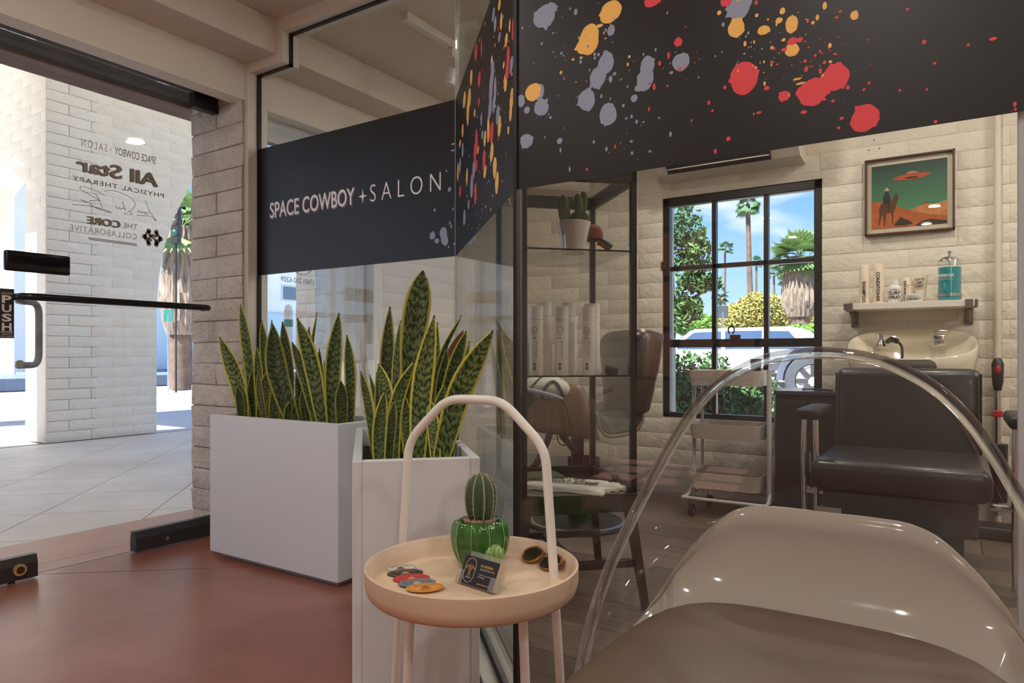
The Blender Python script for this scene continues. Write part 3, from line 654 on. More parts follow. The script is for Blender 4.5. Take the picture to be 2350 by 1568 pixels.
LR=[(571,965,504,773,36,dict(c=(543,872),d=.05)),(590,968,552,699,26,dict(c=(568,800),d=.14)),(606,968,600,735,20,dict(c=(608,830),d=.2)),(684,975,626,744,48,dict(c=(637,858),d=.03,yaw=.1,tw=.1)),
(745,975,682,730,36,dict(c=(716,842),d=.06,yaw=-.1)),(763,975,778,718,36,dict(c=(764,850),d=.02,yaw=.05)),(803,972,796,769,25,dict(c=(803,865),d=.06)),(734,975,670,785,30,dict(c=(704,878),d=.10)),
(668,972,648,738,26,dict(c=(660,845),d=.18)),(716,972,727,718,14,dict(c=(712,830),d=.2,yaw=.9)),(556,962,545,888,18,dict(d=.0)),(564,965,549,878,22,dict(d=.02)),(616,968,593,854,15,dict(c=(597,912),d=.02)),
(594,962,626,835,26,dict(c=(606,900),d=.1)),(625,968,641,874,27,dict(d=.0)),(655,975,667,922,18,dict(d=.0)),(598,962,589,795,20,dict(d=.12)),(705,975,695,892,24,dict(d=.1)),(784,977,782,874,32,dict(d=.0)),
(755,975,743,827,16,dict(d=.08,yaw=.7)),(622,962,624,734,20,dict(d=.22)),(706,970,709,750,22,dict(d=.22)),(642,970,655,800,26,dict(d=.18)),(690,970,688,820,28,dict(d=.2)),(575,962,583,842,22,dict(d=.1)),(730,975,733,800,20,dict(d=.18)),(772,975,768,840,20,dict(d=.2))]
plant('cluster of low snake plants growing in the planter by the door jamb',(-2.2,1.83,.5),LR,dl,.50)
def dt_(px): return 1.84
TR=[(926,1045,971,621,62,dict(c=(940,830),d=.0,yaw=.05,tw=.15,fold=.2,wp=1)),(893,1030,895,704,32,dict(c=(888,850),d=.30,yaw=.1)),(908,1030,919,736,22,dict(c=(910,860),d=.25)),(920,1030,933,728,14,dict(d=.3,yaw=.6)),
(897,1035,869,835,38,dict(c=(885,920),d=.12)),(862,1035,828,852,20,dict(c=(845,930),d=.18)),(885,1030,848,860,14,dict(d=.15)),(870,1070,883,898,33,dict(c=(870,990),d=-.10,fold=.6)),
(957,1050,997,724,48,dict(c=(968,900),d=-.06,yaw=-.1)),(985,1030,1059,724,18,dict(c=(1002,850),d=.16,dt=0,yaw=.8)),(1002,1030,1063,758,38,dict(c=(1030,860),d=.12,dt=0,dry=1)),(985,1035,1070,760,32,dict(c=(1035,870),d=.03,dt=0,fold=.6)),
(1040,1030,1077,783,16,dict(d=.12,dt=0)),(1000,1060,1132,758,56,dict(c=(1055,900),d=-.08,dt=-.05,yaw=.05,tw=.2,fold=.2)),(1005,1030,1026,799,28,dict(c=(1012,915),d=.1)),(1000,1030,1004,740,20,dict(d=.34)),
(905,1060,951,830,34,dict(c=(908,930),d=-.04,yaw=.4)),(965,1030,982,769,24,dict(d=.22)),(950,1045,951,832,22,dict(d=.05)),(1003,1065,986,914,28,dict(d=-.1)),(868,1045,864,855,14,dict(d=.08,yaw=.6)),
(940,1070,925,900,30,dict(d=-.02)),(1022,1060,1040,880,26,dict(d=.05)),(980,1060,1020,880,30,dict(d=.0)),(890,1060,905,920,22,dict(d=-.06)),(1030,1040,1060,830,22,dict(d=.05,dt=0))]
plant('tall snake plant with one broad upright leaf, behind the round tray table',(-1.25,1.55,.5),TR,dt_,.50)

# ================================================================ ROUND TRAY TABLE
WOOD=mat('pale_beech',S(216,188,164),.45,bump=.05,bscale=50,col2=S(226,200,176),vscale=4,stretch=(1,1,9))
WOODF=mat('pale_beech_floor',S(222,194,164),.42,col2=S(230,204,174),vscale=5,stretch=(9,1.2,1))
tcx,tcy=-.748,1.018; tb=thing('side_table','round pale wood tray table with a white arched tube handle and white legs','table',(tcx,tcy,0))
R_=.194
B().lathe([(.150,.389),(.172,.389),(.183,.392),(.190,.400),(.1935,.414),(R_,.440),(R_-.003,.442),(R_-.006,.440),(R_-.010,.412),(R_-.014,.406)],(tcx,tcy,0),64,caps=False).build('tray_rim',WOOD,tb,smooth=50)
B().lathe([(.182,.3915),(.182,.406)],(tcx,tcy,0),64).build('tray_base',WOODF,tb,smooth=True)
hL=PZ(922,1275,.406); hR=PZ(1272,1327,.406); ax=(hR-hL); ax.z=0; wd_=ax.length; ax.normalize(); mid=(hL+hR)/2
hz=[(0,0),(.012,.145)]; 
def hp_(u,z): p=hL+ax*u; return Vector((p.x,p.y,z))
P=fillet([hp_(0,.40),hp_(.018,.645),hp_(.108,.733),hp_(wd_-.108,.733),hp_(wd_-.018,.645),hp_(wd_,.40)],.034,6)
B().tube(P,.0088,14).build('handle',WHITEM,tb,smooth=True)
for p,dn in ((hL,-1),(hR,1)):
    pass
nrm=Vector((-ax.y,ax.x,0))
for u,v in ((.0,.0),(wd_,.0),(.055,-.11),(wd_-.055,-.11)):
    p=hL+ax*u+nrm*v; c=Vector((tcx,tcy,0)); o=(p-c); o.z=0
    if v: p=p+RT*.036; o=o+RT*.036
    q=c+o*1.16
    B().tube([Vector((p.x,p.y,.394)),Vector((q.x,q.y,0))],.0085,12).build('leg',WHITEM,tb,smooth=True)
# ---- ceramic cactus pot with a living cactus
pc=PZ(1102,1297,.406); pz=.406
cp=thing('cactus_pot','glossy green ceramic cactus shaped pot standing on the round tray','pot',(pc.x,pc.y,pz))
GCER=mat('green_glaze',S(40,92,34),.1,col2=S(60,116,50),vscale=30,coat=.6); GCER2=mat('pale_green_glaze',S(126,162,92),.15,coat=.6)
B().lathe([(.030,.0),(.040,.006),(.049,.03),(.0535,.055),(.0515,.078),(.047,.088),(.041,.090),(.036,.084),(.034,.072)],pc,72,ribs=10,amp=.045,caps=True).build('pot_body',GCER,cp,smooth=60)
for k in range(10):
    a=2*PI*k/10; L_=[pc+Vector((r*1.045*math.cos(a),r*1.045*math.sin(a),z)) for r,z in ((.041,.008),(.050,.03),(.0545,.055),(.0525,.078),(.0475,.0885))]
    B().tube(bez(L_,3),.0012,5).build('rib_line',GCER2,cp)
nb=pc+(-pc).normalized()*.047; nb=nb+RT*.026; nb.z=pz+.034
B().lathe([(.0,-.018),(.012,-.016),(.0185,-.004),(.017,.008),(.009,.017),(.0,.020)],nb,60,ribs=10,amp=.16,caps=False).build('small_cactus_knob',GCER2,cp,smooth=60)
CAC=mat('cactus_skin',S(58,74,50),.6,col2=S(74,92,62),vscale=20)
cc=thing('cactus','living ribbed barrel cactus with white spine rows in the green glazed pot','cactus',(pc.x,pc.y,pz+.07))
cz=pz+.080; prof=[(.013,0),(.020,.012),(.0255,.03),(.0275,.05),(.0265,.07),(.022,.086),(.013,.097),(.003,.101)]
B().lathe(prof,(pc.x,pc.y,cz),72,ribs=9,amp=.17).build('stem',CAC,cc,smooth=70)
SPN=mat('pale_spines',S(196,186,160),.7); 
sp_=B(); ln=B()
for k in range(9):
    a=2*PI*k/9
    for j in range(13):
        t=j/12*(len(prof)-1); i=min(int(t),len(prof)-2); f=t-i; r=(prof[i][0]*(1-f)+prof[i+1][0]*f)*1.175; z=prof[i][1]*(1-f)+prof[i+1][1]*f
        p=Vector((pc.x+r*math.cos(a),pc.y+r*math.sin(a),cz+z))
        for s_ in range(3):
            dd=Vector((math.cos(a)+random.uniform(-.6,.6),math.sin(a)+random.uniform(-.6,.6),random.uniform(-.2,.8))).normalized()
            sp_.tube([p,p+dd*random.uniform(.004,.008)],[.0004,.0001],3,cap=False)
    L_=[Vector((pc.x+r*1.172*math.cos(a),pc.y+r*1.172*math.sin(a),cz+z)) for r,z in prof]; ln.tube(L_,.0008,4)
sp_.build('spines',SPN,cc,kind='stuff'); ln.build('rib_edges',SPN,cc,kind='stuff')
PEB=mat('brown_pebble',S(150,122,96),.55,col2=S(112,86,68),vscale=60)
for k in range(13):
    a=2*PI*k/13+random.uniform(-.1,.1); r=.0275+random.uniform(-.003,.002)
    M=Matrix.Translation(Vector((pc.x+r*math.cos(a),pc.y+r*math.sin(a),pz+.0895)))@Matrix.Rotation(a+PI/2+random.uniform(-.4,.4),4,'Z')
    o=B().ell((0,0,0),(.0088,.0066,.0055),10,6,M=M).build('pebble',PEB,None,smooth=True); tag(o,'small brown pebble lying around the cactus inside the green pot','pebble','pebbles in the cactus pot')
B().lathe([(.038,.0),(.038,.004)],(pc.x,pc.y,pz+.072),20).build('soil',SOIL,cp)
# ---- acrylic card holder with cards
hb=PZ(1092,1352,.406); hx=(PZ(1120,1366,.406)-PZ(1035,1338,.406)).normalized(); hy=Vector((-hx.y,hx.x,0))
HM=basis((hb.x,hb.y,.406),hx,hy,UP); TL=HM@Matrix.Rotation(math.radians(-26),4,'X')
ch=thing('card_holder','clear acrylic business card holder at the front of the round tray','holder',(hb.x,hb.y,.406))
wv=.047; HAC=glassmat('holder_acrylic',(.95,.955,.96),.07,.0,(.85,.85,.85),.10)
B().box((-wv,.010,.002),(wv,.0125,.062),.001,M=TL).build('back_plate',HAC,ch); B().box((-wv,-.008,.001),(wv,.012,.003),.0008,M=TL).build('ledge',HAC,ch)
B().box((-wv,-.008,.002),(-wv+.014,-.006,.026),.0008,M=TL).build('front_lip',HAC,ch); B().box((wv-.014,-.008,.002),(wv,-.006,.026),.0008,M=TL).build('front_lip',HAC,ch)
B().box((-wv-.002,-.008,.002),(-wv,.012,.034),.0008,M=TL).build('side_plate',HAC,ch); B().box((wv,-.008,.002),(wv+.002,.012,.034),.0008,M=TL).build('side_plate',HAC,ch)
B().box((-.040,.012,.0),(.040,.036,.002),.0005,M=HM).build('foot',HAC,ch)
NAVY=mat('navy_card',S(26,28,42),.45); GOLD=mat('gold_ink',S(206,156,74),.5); CREAM=mat('cream_ink',S(196,180,160),.6)
cst=B().box((-.0425,-.0045,.003),(.0425,.009,.052),M=TL).build('card_stack',mat('card_edges',S(206,178,150),.7),None); tag(cst,'stack of cream edged business cards standing in the acrylic holder','cards'); 
cf=B().box((-.0425,-.0052,.003),(.0425,-.0046,.052),M=TL).build('front_card',NAVY,cst)
fm=lambda x,z:TL@basis((x,-.0053,z),(1,0,0),(0,0,1),(0,-1,0))
pill=[Vector((-.0225+.0125*math.cos(a),(.036 if math.sin(a)>=0 else .019)+.0125*math.sin(a),0)) for a in [i*PI/16 for i in range(32)]]
B().tube([TL@Vector((p.x,-.0054,p.y)) for p in pill],.0006,4,closed=True).build('printed_border',CREAM,cf)
text('SPACE COWBOY',fm(-.0325,.0335),.020,.0042,GOLD,cf,arc=.0105,dep=.0003); text('SALON',fm(-.029,.0135),.013,.0030,CREAM,cf,dep=.0003)
B().prism([(-.0265,.018),(-.0185,.018),(-.0195,.026),(-.0175,.030),(-.0205,.0335),(-.0245,.0335),(-.0275,.030),(-.0255,.026)],lambda u,v,w:TL@Vector((u,-.0053-w,v)),.0003).build('printed_emblem',mat('bronze_ink',S(120,96,70),.6),cf)
text('MS. MEESMAN',fm(.001,.0375),.029,.0048,GOLD,cf,off=.01,dep=.0003); text('SALON AND SPECIAL STYLIST',fm(.001,.0325),.036,.0028,CREAM,cf,dep=.0003)
text('7600 232-6209',fm(.001,.0235),.030,.0020,CREAM,cf,dep=.0003); text('PALM SPRINGS',fm(.001,.0195),.016,.0020,CREAM,cf,dep=.0003); text('SPACECOWBOYSALON',fm(.003,.0075),.032,.0024,GOLD,cf,dep=.0003)
# ---- five oval stickers fanned on the tray
def sticker(px,py,k,col,ink,label):
    p=PZ(px,py,.406); z=.4062+k*.0009; sx=RT; sy=FW
    M=basis((p.x,p.y,z),(sx*.97+sy*.22).normalized(),(sy*.97-sx*.22).normalized(),UP)
    P=[(.0335*math.cos(i*PI/16),.0235*math.sin(i*PI/16)) for i in range(32)]
    o=B().prism(P,lambda u,v,w:M@Vector((u,v,w)),.0008).build('sticker',mat('sticker_'+col[0],S(*col[1]),.5),None); tag(o,label,'sticker','oval stickers fanned on the tray')
    ik=mat('ink_'+col[0],S(*ink),.6)
    ring=[M@Vector((.0295*math.cos(i*PI/16),.0198*math.sin(i*PI/16),.0009)) for i in range(32)]
    B().tube(ring,.0005,4,closed=True).build('printed_border',ik,o)
    text('SPACE COWBOY',M@basis((-.017,.0085,.0009),(1,0,0),(0,1,0)),.034,.006,ik,o,arc=.035,dep=.0002)
    text('SALON',M@basis((-.009,-.015,.0009),(1,0,0),(0,1,0)),.018,.005,ik,o,dep=.0002)
    B().prism([(-.010,-.007),(.010,-.007),(.005,-.001),(.006,.004),(0,.0065),(-.006,.004),(-.004,-.001)],lambda u,v,w:M@Vector((u,v,.0009+w)),.0002).build('printed_emblem',ik,o)
for a in ((919,1305,0,('white',(214,206,196)),(90,84,78),'white oval sticker at the back of the fan on the round tray'),(930,1317,1,('black',(42,34,30)),(176,150,116),'black oval sticker with tan print, second in the fan on the tray'),
  (944,1330,2,('red',(188,44,44)),(226,120,96),'red oval sticker in the middle of the fan on the tray'),(957,1342,3,('slate',(104,112,122)),(176,172,172),'slate grey oval sticker, fourth in the fan on the tray'),(976,1354,4,('orange',(226,158,76)),(160,92,40),'orange oval sticker at the front of the fan on the tray')): sticker(*a)
# ---- tortoiseshell sunglasses
TOR=mat('tortoiseshell',S(70,38,16),.15,col2=S(196,116,40),vscale=55,coat=.5); LENS=mat('dark_lens',S(26,22,22),.08,coat=.5)
sg=PZ(1226,1298,.4085); sx=(PZ(1275,1322,.4085)-PZ(1205,1292,.4085)); sx.z=0; sx.normalize(); sy=Vector((-sx.y,sx.x,0))
su=thing('sunglasses','tortoiseshell sunglasses with dark lenses lying on the round tray','sunglasses',(sg.x,sg.y,.406))
tl=math.radians(58); lz=(UP*math.cos(tl)+sy*math.sin(tl)).normalized()
for k in (-1,1):
    c=sg+sx*(k*.030)+UP*.001
    out=[c+sx*(.026*math.cos(a)*(1.02 if math.sin(a)>0 else .92))+lz*(.020+.020*math.sin(a)*(1 if math.sin(a)>0 else 1.0)) for a in [i*PI/14 for i in range(28)]]
    B().tube(out,.0022,6,closed=True).build('rim',TOR,su,smooth=True)
    ff=sx.cross(lz); B().prism([(.0255*math.cos(i*PI/10),.0195*math.sin(i*PI/10)) for i in range(20)],lambda u,v,w:c+sx*u+lz*(.020+v)+ff*(w-.0008),.0016).build('lens',LENS,su)
    h=c+sx*(k*.026)+lz*.032; e_=h+sy*.052-sx*(k*.055); e_.z=.409
    B().tube(bez([h,(h*.6+e_*.4)+sx*(k*.008),e_],5),.0022,6).build('temple_arm',TOR,su,smooth=True)
B().tube(bez([sg-sx*.008+lz*.030,sg+lz*.034,sg+sx*.008+lz*.030],4),.0022,6).build('bridge',TOR,su,smooth=True)

# ================================================================ CLEAR ARMCHAIR
hx0=-.19
ac=thing('armchair','clear acrylic armchair with a glossy white inner back, in front of the glass','chair',(hx0,.95,0))
CLR=mat('solid_acrylic',(.98,.98,.985,1),.02,trans=1,ior=1.45)
t_=CLR.node_tree; tr_=t_.nodes.new('ShaderNodeBsdfTransparent'); tr_.inputs[0].default_value=(.96,.965,.97,1); mx_=t_.nodes.new('ShaderNodeMixShader'); mx_.inputs[0].default_value=.55; t_.links.new(tr_.outputs[0],mx_.inputs[1]); t_.links.new(t_.nodes['Principled BSDF'].outputs[0],mx_.inputs[2]); t_.links.new(mx_.outputs[0],t_.nodes['Material Output'].inputs[0])
half=[]
for px,py,y in ((1836,810,1.205),(1770,822,1.2045),(1700,850,1.204),(1640,890,1.202),(1590,945,1.198),(1545,1015,1.19),(1500,1095,1.172),(1450,1192,1.142),(1400,1300,1.09),(1362,1410,1.03),(1341,1505,.965)):
    p=PY(px,py,y); half.append((max(hx0-p.x,0) if px<1836 else 0,y,p.z))
half+=[(.285,.90,.30),(.25,.84,.27),(.18,.79,.255),(.09,.77,.25),(0,.765,.25)]
loop=[(hx0+x,y,z) for x,y,z in half]+[(hx0-x,y,z) for x,y,z in reversed(half[1:-1])]
lp=bez(loop,6,closed=True)
B().tube(lp,.0098,14,closed=True).build('rim',CLR,ac,smooth=True)
inner=[(0,1.178,.572),(.07,1.178,.572),(.115,1.176,.568),(.155,1.174,.548),(.205,1.172,.495),(.24,1.168,.44),(.262,1.16,.40),(.275,1.12,.375),(.278,.96,.345),(.25,.88,.32),(.18,.84,.30),(.1,.82,.29),(0,.815,.29)]
hx1=hx0+.016
il=bez([(hx1+x*1.02,y,z) for x,y,z in inner]+[(hx1-x*1.02,y,z) for x,y,z in reversed(inner[1:-1])],6,closed=True)
rows=[]
for i in range(9):
    t=i/8; row=[]
    for a,b_ in zip(lp,il):
        p=a.lerp(b_,t); bl=math.sin(t*PI)*.028; o=Vector((p.x-hx0,(p.y-.95)*1.0,0)); 
        if o.length>1e-4: o.normalize()
        row.append(p+o*bl*(1 if p.y<1.15 else .55))
    rows.append(row)
sh=B().grid(rows,closed_u=True).build('clear_shell',ACRYL,ac,smooth=80)
WG=mat('glossy_white_plastic',S(168,158,147),.07,spec=.35)
n_=len(il); rows=[]
ctr=Vector((hx0,.98,.375))
for i in range(9):
    t=i/8; row=[]
    for e_ in il:
        b_=Vector((hx0+(e_.x-hx0)*.80,min(e_.y,1.09)*.85+ctr.y*.15,.36)); c_=Vector((hx0+(e_.x-hx0)*1.0,e_.y+.02,min(e_.z,.44)))
        row.append(e_*(1-t)**2+c_*2*t*(1-t)+b_*t*t)
    rows.append(row)
b=B().grid(rows,closed_u=True); 
wsh=b.build('inner_back',WG,ac,smooth=80); md=wsh.modifiers.new('thickness','SOLIDIFY'); md.thickness=.007; md.offset=0
SEATM=mat('taupe_seat',S(100,80,64),.45,col2=S(94,76,60),vscale=6,bump=.03,bscale=20)
rows=[]
def seat_pt(s,r):   # superellipse outline scaled by r
    a=2*PI*s; c,s2=math.cos(a),math.sin(a); k=(abs(c)**3.4+abs(s2)**3.4)**(-1/3.4); x=.284*c*k*r; y=.247*s2*k*r
    return x,y
for i,r in enumerate((.02,.25,.5,.7,.85,.94,.985,1.0,.99,.95)):
    row=[]
    for j in range(56):
        x,y=seat_pt(j/56,r); z=.430-.060*(abs(x)/.284)**5+ .006*(1-r)
        z-= (.0,.0,.0,.0,.0,.002,.007,.018,.045,.075)[i]; row.append(Vector((hx1+x,.875+y,z)))
    rows.append(row)
b=B().grid(rows,closed_u=True); b.bm.verts.ensure_lookup_table(); b.bm.faces.new(b.bm.verts[:56]); b.bm.faces.new(b.bm.verts[-56:])
b.build('seat',SEATM,ac,smooth=70)
for x,y in ((-.2,.70),(.2,.70),(-.2,1.06),(.2,1.06)):
    B().tube([(hx0+x*.72,.88+(y-.88)*.72,.345),(hx0+x,y,0)],[.013,.010],12).build('leg',CHROME,ac,smooth=True)
B().box((hx0-.16,.74,.335),(hx0+.16,1.02,.35),.004).build('seat_mount',CHROME,ac)
# ================================================================ SALON: display cabinet behind the partition corner
FLc=PD(1196,900,2.15); FLc.z=0
cab=thing('display_cabinet','black metal and glass display cabinet on legs, behind the partition corner','cabinet',(FLc.x,FLc.y,0),math.radians(45))
CWd,CDp=.385,.43; ZB0,ZB1,ZT=.315,.378,1.42
LM=W[cab.name]
pw=.020
for x,y in ((0,0),(CWd-pw,0),(0,CDp-pw),(CWd-pw,CDp-pw)):
    B().box((x,y,ZB1-.005),(x+pw,y+pw,ZT),.0015).build('post',BLACK,cab,local=True)
B().box((-.006,-.006,ZB0),(CWd+.006,CDp+.006,ZB1-.004),.003).build('base_tray',mat('black_green_gloss',S(26,30,26),.12,coat=.5),cab,local=True)
for a in (((0,0,ZT-.045),(CWd,pw,ZT)),((0,CDp-pw,ZT-.045),(CWd,CDp,ZT)),((0,0,ZT-.045),(pw,CDp,ZT)),((CWd-pw,0,ZT-.045),(CWd,CDp,ZT)),((CWd-pw,0,ZB1-.004),(CWd,CDp,ZB1+.02)),((0,CDp-pw,ZB1-.004),(CWd,CDp,ZB1+.02)),((0,0,ZB1-.004),(pw,CDp,ZB1+.02))): B().box(*a,.0015).build('rail',BLACK,cab,local=True)
B().box((pw,pw,ZT-.010),(CWd-pw,CDp-pw,ZT-.005)).build('top_glass',GLASS,cab,local=True)
for sx_,sy_ in ((0,0),(1,0),(0,1),(1,1)):
    x=.018+sx_*(CWd-.036); y=.018+sy_*(CDp-.036); ox=(-1,1)[sx_]*.042; oy=(-1,1)[sy_]*.03
    B().tube([(x,y,ZB0+.002),(x+ox,y+oy,0)],[.022,.015],4).build('leg',BLACK,cab,local=True)
B().box((-.018,.008,.13),(CWd+.018,.030,.155),.002).build('stretcher',BLACK,cab,local=True); B().box((.17,.01,.132),(.20,CDp,.153),.002).build('stretcher',BLACK,cab,local=True); B().box((-.015,CDp-.03,.13),(CWd+.015,CDp-.008,.155),.002).build('stretcher',BLACK,cab,local=True)
SHG=glassmat('shelf_glass',(.95,.975,.965),.06); SHE=mat('shelf_edge',S(20,30,26),.2)
SZ=(.755,1.158)
for z in SZ:
    s_=B().box((pw*.6,.004,z-.005),(CWd-pw*.6,CDp-.004,z)).build('glass_shelf',SHG,cab,local=True)
    B().box((pw*.6,.001,z-.005),(CWd-pw*.6,.0045,z)).build('shelf_edge',SHE,s_,local=True)
CGL=glassmat('cabinet_glass',(.99,.995,.993),.03)
B().box((pw,.008,ZB1+.02),(CWd-pw,.011,ZT-.045)).build('glass_door',CGL,cab,local=True); B().box((CWd-.011,pw,ZB1+.02),(CWd-.008,CDp-pw,ZT-.045)).build('side_glass',CGL,cab,local=True); B().box((.008,pw,ZB1+.02),(.011,CDp-pw,ZT-.045)).build('side_glass',CGL,cab,local=True); B().box((pw,CDp-.011,ZB1+.02),(CWd-pw,CDp-.008,ZT-.045)).build('back_glass',CGL,cab,local=True)
for z in (.56,.78,1.17): B().box((CWd-pw-.004,-.003,z),(CWd-pw+.004,.004,z+.03),.001).build('hinge',BLACK,cab,local=True)
def cl(x,y,z=0): return LM@Vector((x,y,z))
# pot and prickly pear on the upper glass shelf
p=cl(.205,.11); z=SZ[1]
POTW=mat('glossy_white_glaze',S(226,222,210),.15,coat=.5)
pt=thing('cactus_pot','tapered white pot holding a prickly pear on the upper cabinet shelf','pot',(p.x,p.y,z))
B().lathe([(.037,0),(.039,.001),(.0425,.025),(.0415,.026),(.0565,.104),(.055,.105),(.052,.097),(.048,.090)],(p.x,p.y,z),40).build('pot_body',POTW,pt,smooth=50); B().lathe([(.047,0),(.047,.003)],(p.x,p.y,z+.090),24).build('soil',SOIL,pt)
PP=mat('prickly_pear_skin',S(54,78,44),.6,col2=S(78,102,60),vscale=30); 
pc2=thing('prickly_pear','prickly pear cactus with round flat pads in the white pot','cactus',(p.x,p.y,z+.094))
def pad(dx,dz,rx,rz,rot,yaw=0,dd=0):
    c=p+RT*dx-FW*dd+UP*(z+.094+dz); ry=Matrix.Rotation(rot,3,FW)
    M=basis(c,ry@RT,FW,ry@UP); M=M@Matrix.Rotation(yaw,4,'Z')
    o=B().ell((0,0,0),(rx,.010,rz),18,12,M=M).build('pad',PP,pc2,smooth=True)
    for k in range(10):
        a=2*PI*k/10; q=M@Vector((rx*math.cos(a),0,rz*math.sin(a)))
    return o
pad(-.032,.052,.021,.054,-.05,.2); pad(-.003,.078,.0115,.0145,.3,.1); pad(.020,.024,.034,.026,.1); pad(.016,.070,.017,.040,-.05,.3); pad(.031,.076,.016,.043,.1,-.2,-.01)
# trucker cap
p=cl(.265,.15); CAPR=mat('red_cap_cloth',S(128,44,42),.8,bump=.1,bscale=200); CAPB=mat('teal_cap_cloth',S(50,84,98),.8); CAPO=mat('tan_underbrim',S(166,98,52),.8)
cp_=thing('cap','red cap with a teal brim and tan underside leaning on the cabinet shelf','cap',(p.x,p.y,SZ[1]))
Dc=2.36; ca=PD(1363,544,Dc)
rows=[]
for i in range(9):
    t=i/8*PI/2; k=math.cos(t)**.55 if i<8 else .02; rows.append([ca+(RT*.036*math.cos(a)+FW*.046*math.sin(a))*k+UP*(.050*math.sin(t)**.9-.010)-RT*.004 for a in [2*PI*j/24 for j in range(24)]])
B().grid(rows,closed_u=True).build('crown',CAPR,cp_,smooth=True)
br=[]
for i in range(7):
    u=i/6; row=[]
    for j in range(9):
        v=j/4-1; row.append(ca+RT*(.020+.044*u)*(1-.12*v*v)+FW*(.042*v*(1-.3*u*u))+UP*(-.006-.026*u**1.3-.010*v*v))
    br.append(row)
b_=B().grid(br).build('brim',CAPB,cp_,smooth=True); md=b_.modifiers.new('t','SOLIDIFY'); md.thickness=.003; md.offset=1
B().grid([[q-RT*.0035-UP*.004 for q in r] for r in br]).build('underbrim',CAPO,cp_,smooth=True)
B().lathe([(.004,0),(.003,.003)],tuple(ca+UP*.040-RT*.004),8).build('button',CAPR,cp_)
# tall product bottles
BOT=mat('white_plastic_bottle',S(222,218,208),.35)
def bottle(x,y,h,r,k):
    p=cl(x,y); z=SZ[0]
    lab=['leftmost tall white bottle on the lower cabinet shelf','second tall white bottle from the left on the cabinet shelf','third tall white bottle from the left on the cabinet shelf','fourth tall white bottle from the left on the cabinet shelf','fifth tall white bottle from the left on the cabinet shelf','sixth tall white bottle from the left on the cabinet shelf','short white bottle between the tall ones on the cabinet shelf','rightmost tall white bottle on the cabinet shelf'][k]
    t=thing('bottle',lab,'bottle',(p.x,p.y,z),group='white bottles on the cabinet shelf')
    B().lathe([(r*.94,0),(r,.006),(r,h*.80),(r*.99,h*.802),(r*.99,h*.995),(r*.9,h)],(p.x,p.y,z),24).build('body',BOT,t,smooth=50)
    B().lathe([(r*1.004,0),(r*1.004,.0015)],(p.x,p.y,z+h*.80),24,caps=False).build('cap_seam',mat('seam_grey',S(170,166,158),.6),t)
    f=-(FW*.93+RT*.36); f.normalize(); s_=UP.cross(f)
    def lm(u,v): a=u/r; n=(f*math.cos(a)+s_*math.sin(a)); return p+n*(r+.0004)+UP*(z+v)
    ik=PR
    def wrap(o):
        pass
    b=B(); 
    pts=[lm(.010*math.cos(i*PI/12),h*.64+.0125*math.sin(i*PI/12)) for i in range(24)]; b.tube(pts,.0007,4,closed=True); b.build('printed_ring',ik,t)
    M=basis(lm(.0045,h*.50),-UP,s_,f); text('Silky smooth',M,.055,.006,PRG,t,dep=.0003)
    M=basis(lm(-.005,h*.535),s_,UP,f); text('I',M@Matrix.Translation((.0,.0,0)),.011,.0022,ik,t,dep=.0003)
    M=basis(lm(-.004,h*.135),s_,UP,f); b=B(); b.box((0,0,0),(.009,.009,.0004),M=M); b.box((0,-.013,0),(.009,-.003,.0004),M=M); b.build('printed_block',PRG,t)
    M=basis(lm(-.004,h*.62),s_,UP,f); text('RS',M,.008,.006,PRG,t,dep=.0003)
for k,a in enumerate(((.034,.13,.232,.0235),(.062,.05,.222,.022),(.104,.12,.242,.026),(.146,.05,.222,.022),(.188,.125,.242,.026),(.238,.055,.222,.020),(.222,.2,.20,.02),(.276,.13,.238,.026))): bottle(*a,k)
p=cl(.335,.10); rb=thing('wallet','dark brown leather pouch on the lower cabinet shelf','pouch',(p.x,p.y,SZ[0]))
M=Matrix.Translation(p+UP*SZ[0])@Matrix.Rotation(math.radians(50),4,'Z'); B().box((-.022,-.014,0),(.022,.014,.030),.008,3,M=M).build('body',mat('dark_leather',S(46,36,32),.5,bump=.1),rb,smooth=True); B().box((-.023,-.015,.019),(.023,-.011,.0215),.001,M=M).build('flap',mat('leather_edge',S(76,60,50),.5),rb)
# folded shirts, book, patch, clutch on the cabinet floor
zb=ZB1-.004
SHIRT=mat('white_cotton',S(226,222,208),.9,bump=.2,bscale=45)
def folded(cx,cy,sx,sy,h,rz,name,label,mt):
    p=cl(cx,cy); M=Matrix.Translation(p+UP*zb)@Matrix.Rotation(rz,4,'Z')
    t=thing(name,label,'shirt',(p.x,p.y,zb)); 
    for L_ in range(2):
        rows=[]
        for i in range(13):
            row=[]
            for j in range(13):
                u,v=i/6-1,j/6-1; e=(max(abs(u),abs(v)))**8
                row.append(M@Vector((u*sx*(1-.03*e)+.004*math.sin(5*v+L_),v*sy*(1-.03*e)+.003*math.sin(6*u),(h*.5*(L_+1))*(1-.55*e)+.002*math.sin(9*u+2*L_)*math.cos(7*v)+.001)))
            rows.append(row)
        bt=[[q.copy() for q in r] for r in rows]
        b=B(); b.grid(rows); 
        o=b.build('fold',mt,t,smooth=True); md=o.modifiers.new('t','SOLIDIFY'); md.thickness=h*.42; md.offset=-1
    return t,M
t,M=folded(.185,.125,.150,.085,.022,math.radians(10),'folded_shirt','folded white shirt with black arched print on the cabinet floor',SHIRT)
top=M@Matrix.Translation((0,0,.0262))@Matrix.Rotation(PI,4,'Z')
text('SPACE COWBOY',top@Matrix.Translation((-.115,.004,0)),.230,.036,PR,t,off=.01,dep=.0008)
text('Salon',top@Matrix.Translation((-.06,-.036,0)),.12,.026,PRG,t,dep=.0008)
